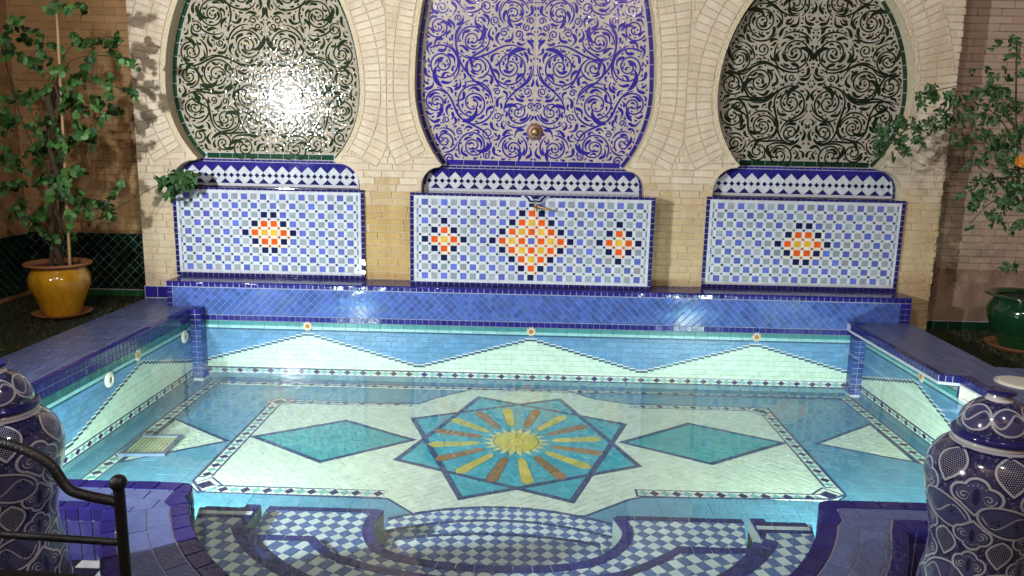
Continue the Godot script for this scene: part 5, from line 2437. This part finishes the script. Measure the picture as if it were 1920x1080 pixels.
	slab(m, right_frame(3.19), rect(1.73, -0.148, 1.88, -0.082), 0.0, 0.008)
	put("flap", m.mesh(), M["white_plastic"], t)


func flat_put(called: String, m: MB, mat: Material, t: Node3D) -> MeshInstance3D:
	var o := MeshInstance3D.new()
	o.name = numbered(called, t)
	o.mesh = m.mesh()
	o.material_override = mat
	t.add_child(o, true)
	return o


func lathe_up(profile: Array, seg: int) -> ArrayMesh:
	var m := MB.new()
	lathe(m, Vector3.ZERO, profile, seg)
	return m.mesh()


# ---------------------------------------------------------------- painted jars
class Sheet:
	var w := 0
	var h := 0
	var px := PackedFloat32Array()

	func _init(a: int, b: int) -> void:
		w = a
		h = b
		px.resize(w * h)

	func dot(p: Vector2, r: float, val: float) -> void:
		var x0 := floori(p.x - r - 1)
		var x1 := ceili(p.x + r + 1)
		for y in range(maxi(0, floori(p.y - r - 1)), mini(h, ceili(p.y + r + 2))):
			for x in range(x0, x1 + 1):
				var d := r + 0.5 - Vector2(x, y).distance_to(p)
				if d > 0.0:
					var i := y * w + posmod(x, w)
					px[i] = lerpf(px[i], val, minf(d, 1.0))

	func line(pts: Array, r: float, val: float) -> void:
		for i in pts.size() - 1:
			var a: Vector2 = pts[i]
			var b: Vector2 = pts[i + 1]
			var n := maxi(1, int(a.distance_to(b) / maxf(1.0, r * 0.6)))
			for s in n + 1:
				dot(a.lerp(b, float(s) / n), r, val)

	func fill(pts: PackedVector2Array, val: float) -> void:
		var lo := pts[0]
		var hi := pts[0]
		for q in pts:
			lo = lo.min(q)
			hi = hi.max(q)
		for y in range(maxi(0, int(lo.y)), mini(h, int(hi.y) + 2)):
			for x in range(int(lo.x), int(hi.x) + 2):
				if Geometry2D.is_point_in_polygon(Vector2(x, y), pts):
					px[y * w + posmod(x, w)] = val

	func image(stops: Array) -> ImageTexture:
		var im := Image.create(w, h, false, Image.FORMAT_RGB8)
		for y in h:
			for x in w:
				var k := clampf(px[y * w + x], 0.0, 0.999) * (stops.size() - 1)
				var c: Color = stops[int(k)].lerp(stops[int(k) + 1], k - int(k))
				im.set_pixel(x, y, c.linear_to_srgb())
		return ImageTexture.create_from_image(im)


func arc_pts(c: Vector2, r: Vector2, a0: float, a1: float, n := 20) -> Array:
	var out := []
	for i in n + 1:
		var a := lerpf(a0, a1, float(i) / n)
		out.append(c + Vector2(cos(a), sin(a)) * r)
	return out


func curl(c: Vector2, r: float, a0: float, turn: float, turns := 1.4) -> Array:
	var out := []
	for i in 31:
		var w := i / 30.0
		out.append(c + Vector2.from_angle(a0 + turn * w * turns * TAU) * r * (1.0 - 0.85 * w))
	return out


# values: 0 darkest ink, 0.35 blue wash, 1 white line
func lattice_leaf(s: Sheet, c: Vector2, hw: float, hh: float) -> void:
	var left := []
	var right := []
	for i in 21:
		var w := i / 20.0
		var x := hw * sin(PI * pow(w, 0.85))
		var y := lerpf(-hh, hh, w)
		left.append(c + Vector2(-x, y))
		right.append(c + Vector2(x, y))
	var ring := PackedVector2Array(left)
	var back := right.duplicate()
	back.reverse()
	ring.append_array(PackedVector2Array(back))
	s.fill(ring, 0.0)
	for i in range(-9, 10):
		for j in range(-12, 13):
			var q := c + Vector2(i * 10 + (j % 2) * 5, j * 9)
			if Geometry2D.is_point_in_polygon(q + Vector2(0, 0), ring):
				s.dot(q, 3.1, 0.9)
	s.line(left, 5.0, 1.0)
	s.line(right, 5.0, 1.0)
	s.line(left.map(func(q): return c + (q - c) * 1.16), 1.6, 0.0)
	s.line(right.map(func(q): return c + (q - c) * 1.16), 1.6, 0.0)


func palmette(s: Sheet, c: Vector2, r: float, up: float) -> void:
	var out := []
	for seg in [[Vector2(-0.62, 0.02), 0.55, PI * 0.55, PI * 1.5], [Vector2(0, -0.42), 0.55, PI * 1.08, PI * 1.92], [Vector2(0.62, 0.02), 0.55, -PI * 0.5, PI * 0.45]]:
		for q in arc_pts(seg[0], Vector2.ONE * seg[1], seg[2], seg[3], 14):
			out.append(c + Vector2(q.x, q.y * up) * r)
	out.append(c + Vector2(0, 1.15 * up) * r)
	out.append(out[0])
	s.fill(PackedVector2Array(out), 0.42)
	s.line(out, 5.5, 1.0)
	s.line(out.map(func(q): return c + (q - c) * 0.86), 2.0, 0.05)
	for sg in [-1.0, 1.0]:
		s.line(curl(c + Vector2(sg * 0.55, 0.08 * up) * r, 0.34 * r, PI * (0.5 - 0.5 * sg), sg * up), 2.8, 0.95)
		s.line(curl(c + Vector2(sg * 0.55, 0.08 * up) * r, 0.44 * r, PI * (0.5 - 0.5 * sg), sg * up, 0.9), 1.6, 0.05)
	s.fill(PackedVector2Array(arc_pts(c + Vector2(0, 0.05 * up) * r, Vector2(0.17, 0.5) * r, 0, TAU, 18)), 0.12)
	for k in 5:
		s.dot(c + Vector2((k - 2) * 0.2, (-0.62 + absf(k - 2) * 0.08) * up) * r, 3.0, 0.95)


func paisley(s: Sheet, c: Vector2, r: float, flip: float) -> void:
	var ring := []
	for i in 37:
		var a := TAU * i / 36.0
		ring.append(c + Vector2(cos(a) * 1.12 * flip, sin(a) * 0.72 + 0.22 * cos(a)) * r)
	s.fill(PackedVector2Array(ring), 0.40)
	s.line(ring, 5.0, 1.0)
	var mid := []
	for i in 21:
		var w := i / 20.0
		mid.append(c + Vector2(lerpf(-1.0, 1.0, w) * flip, sin(w * TAU) * 0.42 + 0.22 * lerpf(-1.0, 1.0, w)) * r)
	s.line(mid, 3.4, 0.95)
	for sg in [-1.0, 1.0]:
		for k in 16:
			s.dot(c + Vector2(sg * 0.48 * flip + rng.randf_range(-0.24, 0.24), -sg * 0.08 + rng.randf_range(-0.22, 0.22)) * r, 3.2, 0.02)
	s.line(ring.map(func(q): return c + (q - c) * 0.88), 1.6, 0.05)


func jar_sheets() -> Array:
	var b := Sheet.new(512, 1024)
	for i in b.px.size():
		b.px[i] = 0.22
	# filler scrolls
	for k in 1700:
		var q := Vector2(rng.randf() * 512, rng.randf() * 1024)
		b.line(arc_pts(q, Vector2.ONE * rng.randf_range(3, 8), rng.randf() * TAU, rng.randf() * TAU + 3.0, 6), 1.4, 0.75 if k % 3 == 0 else 0.0)
	for k in 2:
		lattice_leaf(b, Vector2(128 + 256 * k, 104), 70, 88)
		palmette(b, Vector2(256 * k, 218), 82, 1.0)
		paisley(b, Vector2(128 + 256 * k, 330), 104, 1.0)
		palmette(b, Vector2(256 * k, 425), 70, -1.0)
		lattice_leaf(b, Vector2(128 + 256 * k, 498), 58, 70)
		palmette(b, Vector2(256 * k, 572), 66, 1.0)
		paisley(b, Vector2(128 + 256 * k, 672), 104, -1.0)
		palmette(b, Vector2(256 * k, 770), 78, -1.0)
		lattice_leaf(b, Vector2(128 + 256 * k, 850), 66, 84)
		palmette(b, Vector2(256 * k, 935), 66, 1.0)
	for y in [6, 1018]:
		b.line([Vector2(0, y), Vector2(511, y)], 7.0, 0.95)
	b.line([Vector2(0, 22), Vector2(511, 22)], 3.0, 0.0)
	var lid := Sheet.new(512, 256)
	for i in lid.px.size():
		lid.px[i] = 0.22
	for k in 480:
		var q := Vector2(rng.randf() * 512, rng.randf() * 256)
		lid.line(arc_pts(q, Vector2.ONE * rng.randf_range(3, 7), rng.randf() * TAU, rng.randf() * TAU + 3.0, 6), 1.5, 0.75 if k % 3 == 0 else 0.0)
	for k in 3:
		var c := Vector2(85 + 171 * k, 138)
		var ring := arc_pts(c, Vector2(84, 84), 0, TAU, 36)
		lid.fill(PackedVector2Array(ring), 0.38)
		lid.line(ring, 6.0, 1.0)
		var s := []
		for i in 25:
			var w := i / 24.0
			s.append(c + Vector2(lerpf(-84, 84, w), sin(w * TAU) * 44))
		lid.line(s, 5.0, 0.95)
		for sg in [-1.0, 1.0]:
			for i in 14:
				lid.dot(c + Vector2(sg * 38 + rng.randf_range(-16, 16), -sg * 4 + rng.randf_range(-16, 16)), 3.4, 0.02)
	return [b.image(JAR_STOPS), lid.image(JAR_STOPS)]


const JAR_STOPS := [Color(0.008, 0.008, 0.035), Color(0.040, 0.041, 0.115), Color(0.115, 0.12, 0.22), Color(0.36, 0.36, 0.40)]


func jars() -> void:
	var sheets := jar_sheets()
	var bm := stuff("painted_body", Color.WHITE, 0.13)
	bm.albedo_texture = sheets[0]
	bm.uv1_scale = Vector3(1, 1.3, 1)
	bm.clearcoat_enabled = true
	bm.clearcoat = 0.4
	bm.clearcoat_roughness = 0.05
	var lm := stuff("painted_lid", Color.WHITE, 0.13)
	lm.albedo_texture = sheets[1]
	lm.clearcoat_enabled = true
	lm.clearcoat = 0.4
	lm.clearcoat_roughness = 0.05
	var rim := stuff("cobalt_glaze", Color(0.018, 0.018, 0.11), 0.10)
	var white := stuff("white_glaze", Color(0.5, 0.5, 0.52), 0.15)
	for k in 2:
		var at := Vector3(1.535, -0.25, 4.7) if k == 0 else Vector3(-1.745, -0.25, 4.68)
		var t := thing("ginger_jar", "tall blue and white painted jar with open chequered floor beside it" if k == 0 else "blue and white painted jar half hidden behind the black iron chair", "jar", at, "painted jars by the kerb")
		t.rotation.y = 0.35 if k == 0 else 1.2
		var body := MB.new()
		body.with_uv = true
		lathe(body, Vector3.ZERO, spline([[0.158, 0.02], [0.166, 0.08], [0.172, 0.25], [0.168, 0.40], [0.152, 0.50], [0.149, 0.57], [0.165, 0.67], [0.186, 0.78], [0.184, 0.84], [0.160, 0.895], [0.118, 0.93]], 6), 56, 3.0)
		flat_put("body", body, bm, t)
		var f := MB.new()
		lathe(f, Vector3.ZERO, [[0.0, 0.0], [0.162, 0.0], [0.165, 0.012], [0.158, 0.022]], 48)
		flat_put("foot", f, rim, t)
		f = MB.new()
		lathe(f, Vector3.ZERO, spline([[0.116, 0.928], [0.119, 0.937], [0.114, 0.945]], 4), 48)
		flat_put("neck_ring", f, white, t)
		var lid := MB.new()
		lid.with_uv = true
		lathe(lid, Vector3.ZERO, spline([[0.110, 0.965], [0.107, 0.995], [0.092, 1.03], [0.064, 1.058], [0.038, 1.070]], 6), 48, 2.0)
		flat_put("lid", lid, lm, t)
		f = MB.new()
		lathe(f, Vector3.ZERO, spline([[0.108, 0.942], [0.123, 0.946], [0.126, 0.956], [0.121, 0.966], [0.110, 0.969]], 4), 48)
		flat_put("lid_rim", f, rim, t)
		f = MB.new()
		lathe(f, Vector3.ZERO, spline([[0.041, 1.067], [0.036, 1.078], [0.033, 1.088]], 4), 32)
		flat_put("lid_collar", f, white, t)
		f = MB.new()
		lathe(f, Vector3.ZERO, spline([[0.030, 1.086], [0.045, 1.092], [0.047, 1.099], [0.028, 1.104], [0.0, 1.105]], 4), 32)
		flat_put("knob", f, rim, t)


# ---------------------------------------------------------------- flower pots
func pots() -> void:
	var at := Vector3(-4.20, -0.05, 0.33)
	var s := thing("pot_saucer", "wide terracotta saucer under the yellow pot", "saucer", at)
	var m := MB.new()
	lathe(m, Vector3.ZERO, [[0.0, 0.0], [0.20, 0.0], [0.24, 0.045], [0.247, 0.05], [0.235, 0.05], [0.205, 0.03], [0.0, 0.03]], 44)
	flat_put("dish", m, M["terracotta"], s)
	at.y += 0.031
	pot("yellow_pot", "round yellow glazed pot holding the tall climber on a cane", at, 0.475, 0.255, M["yellow_glaze"], M["terracotta"])
	at = Vector3(4.62, -0.2, 0.12)
	s = thing("pot_saucer", "wide terracotta saucer under the dark green pot", "saucer", at)
	m = MB.new()
	lathe(m, Vector3.ZERO, [[0.0, 0.0], [0.25, 0.0], [0.30, 0.055], [0.307, 0.06], [0.29, 0.06], [0.25, 0.03], [0.0, 0.03]], 44)
	flat_put("dish", m, M["terracotta"], s)
	at.y += 0.031
	pot("green_pot", "round dark green glazed pot holding the small leaved climber", at, 0.50, 0.325, M["green_glaze"], M["green_glaze"])


func pot(called: String, label: String, at: Vector3, h: float, r: float, glaze: Material, rim: Material) -> void:
	var t := thing(called, label, "flower pot", at)
	var m := MB.new()
	lathe(m, Vector3.ZERO, spline([[r * 0.56, 0.0], [r * 0.62, h * 0.06], [r * 0.80, h * 0.30], [r * 0.97, h * 0.56], [r * 0.98, h * 0.72], [r * 0.88, h * 0.85], [r * 0.84, h * 0.90]], 6), 52)
	flat_put("belly", m, glaze, t)
	m = MB.new()
	lathe(m, Vector3.ZERO, spline([[r * 0.84, h * 0.895], [r * 0.92, h * 0.925], [r * 1.06, h * 0.955], [r * 1.08, h * 0.975], [r * 1.04, h], [r * 0.92, h * 0.985], [r * 0.82, h * 0.93]], 5), 52)
	flat_put("rim", m, rim, t)
	m = MB.new()
	lathe(m, Vector3.ZERO, [[r * 0.86, h * 0.90], [r * 0.5, h * 0.915], [0.0, h * 0.92]], 30)
	flat_put("soil", m, M["soil"], t)


# ---------------------------------------------------------------- climbing plants
const LEFT_CLUMPS := [-3.75,2.62,0.45,0.21,0.07, -4.25,2.48,0.45,0.16,0.08, -3.67,2.41,0.25,0.19,0.06, -4.06,2.36,0.45,0.10,0.10, -3.77,2.40,0.45,0.14,0.09, -3.59,2.25,0.25,0.19,0.07, -3.86,2.08,0.45,0.18,0.10, -3.75,2.06,0.25,0.20,0.08, -3.52,1.96,0.25,0.11,0.05, -4.08,2.17,0.45,0.11,0.10, -4.01,1.93,0.45,0.16,0.12, -3.81,1.89,0.45,0.18,0.11, -4.35,1.94,0.45,0.12,0.14, -3.74,1.78,0.25,0.11,0.07, -4.40,1.68,0.45,0.17,0.14, -4.08,1.70,0.45,0.14,0.12, -4.02,1.55,0.45,0.18,0.12, -3.81,1.62,0.45,0.17,0.11, -4.37,1.36,0.45,0.18,0.15, -4.09,1.27,0.45,0.16,0.12, -3.91,1.23,0.45,0.16,0.11, -3.95,1.09,0.45,0.18,0.11, -3.81,1.03,0.25,0.15,0.08, -4.26,1.50,0.45,0.13,0.13, -4.51,1.13,0.45,0.12,0.13, -4.43,0.92,0.45,0.17,0.08, -4.22,0.95,0.45,0.15,0.12, -3.89,0.93,0.45,0.12,0.08, -4.15,0.72,0.45,0.13,0.08, -4.20,0.60,0.45,0.08,0.06, -3.74,0.93,0.25,0.11,0.05, -3.65,1.16,0.25,0.11,0.04, -4.37,2.25,0.45,0.09,0.09, -4.37,2.42,0.45,0.07,0.08]
const RIGHT_CLUMPS := [3.85,2.48,0.60,0.07,0.05, 3.91,2.38,0.60,0.05,0.05, 3.65,2.25,0.60,0.04,0.02, 3.78,2.27,0.60,0.08,0.03, 3.96,2.22,0.60,0.05,0.05, 3.47,2.10,0.25,0.15,0.06, 3.35,2.06,0.25,0.05,0.06, 3.65,2.07,0.25,0.12,0.08, 3.67,2.13,0.60,0.11,0.10, 3.85,2.08,0.60,0.12,0.06, 3.23,1.84,0.25,0.11,0.06, 3.37,1.82,0.25,0.14,0.07, 3.54,1.89,0.25,0.10,0.06, 3.68,1.88,0.25,0.09,0.07, 3.10,1.77,0.25,0.10,0.06, 3.20,1.71,0.25,0.12,0.06, 3.38,1.72,0.25,0.10,0.04, 3.07,1.67,0.25,0.08,0.05, 3.25,1.62,0.25,0.09,0.04, 3.14,1.56,0.25,0.08,0.04, 3.74,1.91,0.60,0.12,0.09, 3.90,1.96,0.60,0.12,0.09, 3.56,1.71,0.60,0.09,0.03, 3.72,1.73,0.60,0.12,0.08, 3.90,1.70,0.60,0.14,0.11, 3.99,1.80,0.60,0.08,0.11, 3.69,1.52,0.60,0.05,0.05, 3.83,1.53,0.60,0.13,0.06, 4.01,1.50,0.60,0.11,0.13, 3.77,1.39,0.60,0.10,0.05, 3.91,1.34,0.60,0.13,0.07, 4.06,1.32,0.60,0.08,0.12, 3.67,1.26,0.60,0.06,0.03, 3.83,1.24,0.60,0.10,0.05, 4.01,1.19,0.60,0.12,0.08, 3.76,1.16,0.60,0.05,0.04, 3.94,1.09,0.60,0.11,0.05, 4.11,1.05,0.60,0.05,0.07, 3.77,0.98,0.60,0.05,0.03, 4.04,0.67,0.60,0.04,0.02, 4.16,0.65,0.60,0.05,0.05]


func leaf_mesh(kind: int, size: float, c: Color) -> ArrayMesh:
	var m := MB.new()
	m.col = c
	leaf(m, Transform3D(Basis().scaled(Vector3.ONE * size), Vector3.ZERO), kind)
	return m.mesh()


# leaf of unit length along +x, face towards +z, folded along the midrib
func leaf(m: MB, t: Transform3D, kind: int) -> void:
	var half := [[0.12, 0.34], [0.38, 0.47], [0.68, 0.36], [0.9, 0.14]] if kind == 0 else [[0.15, 0.2], [0.4, 0.27], [0.7, 0.18], [0.9, 0.06]]
	var spine := [Vector3.ZERO]
	var up := []
	var dn := []
	for q in half:
		var sag: float = -0.16 * q[0] * q[0]
		spine.append(Vector3(q[0], 0, sag))
		up.append(Vector3(q[0], q[1], sag - 0.22 * q[1]))
		dn.append(Vector3(q[0], -q[1], sag - 0.22 * q[1]))
	spine.append(Vector3(1, 0, -0.16))
	m.tri(t * spine[0], t * spine[1], t * up[0])
	m.tri(t * spine[0], t * dn[0], t * spine[1])
	for i in 3:
		m.quad(t * spine[i + 1], t * spine[i + 2], t * up[i + 1], t * up[i])
		m.quad(t * spine[i + 2], t * spine[i + 1], t * dn[i], t * dn[i + 1])
	m.tri(t * spine[4], t * spine[5], t * up[3])
	m.tri(t * spine[4], t * dn[3], t * spine[5])


func climbers() -> void:
	var at := Vector3(-4.16, 0.47, 0.36)
	var t := thing("climbing_plant", "tall climber with round leaves trained up a cane in the yellow pot", "plant", at)
	var m := MB.new()
	tube(m, [Vector3(-4.03, 0.38, 0.44), Vector3(-3.90, 2.9, 0.50)], [0.013, 0.012], 8)
	put("cane", m.mesh(), M["cane"], t)
	for k in 3:
		m = MB.new()
		var pts := []
		for i in 15:
			var w := i / 14.0
			var a := w * 9.0 + k * TAU / 3
			pts.append(Vector3(lerpf(-4.18, -4.04, w) + cos(a) * 0.045, lerpf(0.37, 2.0, w), 0.38 + sin(a) * 0.045 + 0.05 * w))
		tube(m, curve(pts, 3), [0.026 - 0.006 * k], 7)
		put("stem", m.mesh(), M["bark"], t)
	branch(t, [Vector3(-4.10, 0.55, 0.38), Vector3(-3.93, 0.76, 0.40), Vector3(-3.62, 1.0, 0.12), Vector3(-3.43, 1.145, -0.10), Vector3(-3.26, 1.22, -0.14)], 0.006)
	branch(t, [Vector3(-4.07, 1.0, 0.40), Vector3(-3.8, 0.93, 0.36), Vector3(-3.6, 1.16, 0.2)], 0.006)
	branch(t, [Vector3(-4.05, 1.6, 0.42), Vector3(-3.85, 2.0, 0.36), Vector3(-3.5, 1.98, 0.25)], 0.007)
	branch(t, [Vector3(-4.05, 1.8, 0.42), Vector3(-3.9, 2.2, 0.38), Vector3(-3.55, 2.26, 0.25)], 0.007)
	branch(t, [Vector3(-4.05, 1.9, 0.42), Vector3(-3.9, 2.3, 0.40), Vector3(-3.6, 2.42, 0.25)], 0.007)
	branch(t, [Vector3(-4.07, 1.2, 0.40), Vector3(-4.3, 1.6, 0.45), Vector3(-4.45, 2.4, 0.45)], 0.008)
	branch(t, [Vector3(-4.10, 0.7, 0.38), Vector3(-4.4, 1.0, 0.45), Vector3(-4.6, 1.2, 0.45)], 0.006)
	foliage(t, LEFT_CLUMPS, 0, 0.064, 500.0, [Color(0.028, 0.078, 0.019), Color(0.045, 0.12, 0.028), Color(0.013, 0.042, 0.012), Color(0.08, 0.165, 0.05)], 0.20)
	# the dense dark tuft hanging over the corner of the first mosaic
	foliage(t, [-3.30, 1.19, -0.12, 0.13, 0.085, -3.22, 1.24, -0.14, 0.06, 0.06, -3.40, 1.17, -0.10, 0.08, 0.03], 1, 0.075, 5200.0, [Color(0.018, 0.055, 0.018), Color(0.03, 0.085, 0.02)], 0.07)
	at = Vector3(4.62, 0.36, 0.12)
	t = thing("climbing_plant", "straggling climber with small dark leaves reaching from the green pot towards the far arch", "plant", at)
	branch(t, [Vector3(4.62, 0.26, 0.12), Vector3(4.45, 0.9, 0.35), Vector3(4.1, 1.3, 0.6), Vector3(3.98, 1.8, 0.62), Vector3(3.9, 2.5, 0.6)], 0.012)
	branch(t, [Vector3(4.1, 1.3, 0.6), Vector3(3.95, 1.75, 0.6), Vector3(3.7, 2.0, 0.45), Vector3(3.4, 1.84, 0.3), Vector3(3.05, 1.66, 0.25)], 0.008)
	branch(t, [Vector3(3.98, 1.8, 0.6), Vector3(3.7, 2.12, 0.5), Vector3(3.42, 2.09, 0.27)], 0.007)
	branch(t, [Vector3(4.2, 1.2, 0.55), Vector3(3.9, 1.2, 0.6), Vector3(3.72, 1.0, 0.6)], 0.006)
	branch(t, [Vector3(4.05, 1.4, 0.6), Vector3(3.85, 1.4, 0.6), Vector3(3.67, 1.53, 0.6)], 0.006)
	foliage(t, RIGHT_CLUMPS, 1, 0.052, 1600.0, [Color(0.028, 0.075, 0.024), Color(0.045, 0.10, 0.038), Color(0.017, 0.05, 0.02), Color(0.07, 0.12, 0.065)], 0.10)
	m = MB.new()
	for k in 5:
		var a := TAU * k / 5
		m.col = Color(0.60, 0.22, 0.03)
		leaf(m, Transform3D(Basis(Vector3(0, 0, 1), a).scaled(Vector3.ONE * 0.055) * Basis(Vector3(0, 1, 0), -0.5), Vector3(3.97, 1.53, 0.74)), 0)
	put("flower", m.mesh(), M["leaf"], t)


func branch(t: Node3D, pts: Array, r: float) -> void:
	var m := MB.new()
	tube(m, curve(pts, 5), [r, r * 0.9, r * 0.8, r * 0.7, r * 0.6], 6)
	put("branch", m.mesh(), M["bark"], t)


# clumps: x, y, z, half width, half height; leaves per square metre of clump
func foliage(t: Node3D, list: Array, kind: int, size: float, density: float, cols: Array, depth: float) -> void:
	var shapes := []
	for c in cols:
		for k in 2:
			shapes.append(leaf_mesh(kind, size * (0.8 + 0.35 * k), tone(c, 0.2)))
	var placed := []
	var along_sprig := []
	for i in range(0, list.size(), 5):
		var n := int(clampf(list[i + 3] * list[i + 4] * PI * density, 6, 80))
		var per := 7
		for g in int(ceil(n / float(per))):
			var a := rng.randf() * TAU
			var rr := sqrt(rng.randf()) * 0.72
			var p := Vector3(list[i] + cos(a) * rr * list[i + 3], list[i + 1] + sin(a) * rr * list[i + 4], list[i + 2] + rng.randf_range(-depth, depth))
			var d := Vector3(rng.randf_range(-1, 1), rng.randf_range(-0.7, 0.35), rng.randf_range(-0.4, 0.6)).normalized()
			var reach := minf(0.16, 0.5 * (list[i + 3] + list[i + 4]) + size * 0.6)
			for k in per:
				placed.append(p + d * reach * (k / float(per) - 0.35) + Vector3(0, -0.05 * pow(k / float(per), 2.0), 0))
				along_sprig.append((d + d.cross(Vector3(0, 0.4, 1)).normalized() * (0.9 if k % 2 == 0 else -0.9) + Vector3(0, -0.35, 0.1)).normalized())
	var joined := MB.new()
	var alone := 0
	var every := maxi(1, int(ceil(placed.size() / 290.0)))
	for i in placed.size():
		var dir: Vector3 = (along_sprig[i] + Vector3(rng.randf_range(-0.3, 0.3), rng.randf_range(-0.3, 0.3), rng.randf_range(-0.3, 0.3))).normalized()
		var face := Vector3(rng.randf_range(-0.6, 0.4), rng.randf_range(-0.1, 0.8), rng.randf_range(0.35, 1.0))
		var y := face.cross(dir).normalized()
		var z := dir.cross(y).normalized()
		var b := Basis(dir, y, z)
		if i % every == 0 and alone < 300:
			alone += 1
			var o := put("leaf", shapes[rng.randi() % shapes.size()], M["leaf"], t, placed[i])
			o.basis = b
		else:
			joined.col = tone(cols[rng.randi() % cols.size()], 0.25)
			var s := size * rng.randf_range(0.65, 1.2)
			leaf(joined, Transform3D(b.scaled_local(Vector3.ONE * s), placed[i]), kind)
	if joined.v.size() > 0:
		put("foliage", joined.mesh(), M["leaf"], t, Vector3.ZERO, "stuff")


# ---------------------------------------------------------------- wrought iron chair at the near corner
func chair() -> void:
	var o := Vector3(-1.12, -0.25, 5.1)      # front leg whose ball shows
	var t := thing("iron_chair", "black wrought iron armchair with a ball topped arm post", "chair", o)
	var back := Vector3(-0.70, 0, -0.05)      # from the front leg to the back leg
	var side := Vector3(-0.06, 0, 0.56)
	for s in 2:
		var p := o + (side if s == 1 else Vector3.ZERO)
		var m := MB.new()
		tube(m, [p, p + Vector3(0, 0.88, 0)], [0.0155], 12)
		put("leg", m.mesh(), M["iron"], t)
		var b := SphereMesh.new()
		b.radius = 0.0235
		b.height = 0.047
		put("ball", b, M["iron"], t, p + Vector3(0, 0.892, 0))
		var q := p + back
		m = MB.new()
		tube(m, curve([q, q + Vector3(0, 0.45, 0), q + Vector3(-0.06, 1.18, 0.05)]), [0.0135], 12)
		put("leg", m.mesh(), M["iron"], t)
		m = MB.new()
		tube(m, curve([p + Vector3(0, 0.833, 0), p + Vector3(-0.11, 0.85, -0.008), p + Vector3(-0.155, 0.87, -0.012), p + Vector3(-0.21, 0.945, -0.016), p + Vector3(-0.33, 0.99, -0.024), p + Vector3(-0.5, 1.0, -0.036), q + Vector3(-0.02, 0.98, 0.02)], 8), [0.0145], 12)
		put("arm", m.mesh(), M["iron"], t)
		m = MB.new()
		tube(m, [p + Vector3(0, 0.71, 0), q + Vector3(0, 0.71, 0)], [0.011], 8)
		put("side_rail", m.mesh(), M["iron"], t)
	var m2 := MB.new()
	var f := up_frame(o.y + 0.55)
	var seat := flat([o.x, o.z, o.x + side.x, o.z + side.z, o.x + side.x + back.x, o.z + side.z + back.z, o.x + back.x, o.z + back.z])
	slab(m2, f, seat, 0.0, 0.05)
	put("seat", m2.mesh(), M["iron"], t)
	for k in 5:
		m2 = MB.new()
		var q := o + back + side * ((k + 0.5) / 5.0)
		tube(m2, curve([q + Vector3(0, 0.57, 0), q + Vector3(-0.03, 0.85, 0.02), q + Vector3(-0.06, 1.15, 0.05)]), [0.008], 8)
		put("back_bar", m2.mesh(), M["iron"], t)
	m2 = MB.new()
	tube(m2, curve([o + back + Vector3(-0.06, 1.17, 0.05), o + back + side * 0.5 + Vector3(-0.07, 1.25, 0.05), o + back + side + Vector3(-0.06, 1.17, 0.05)]), [0.013], 10)
	put("top_rail", m2.mesh(), M["iron"], t)
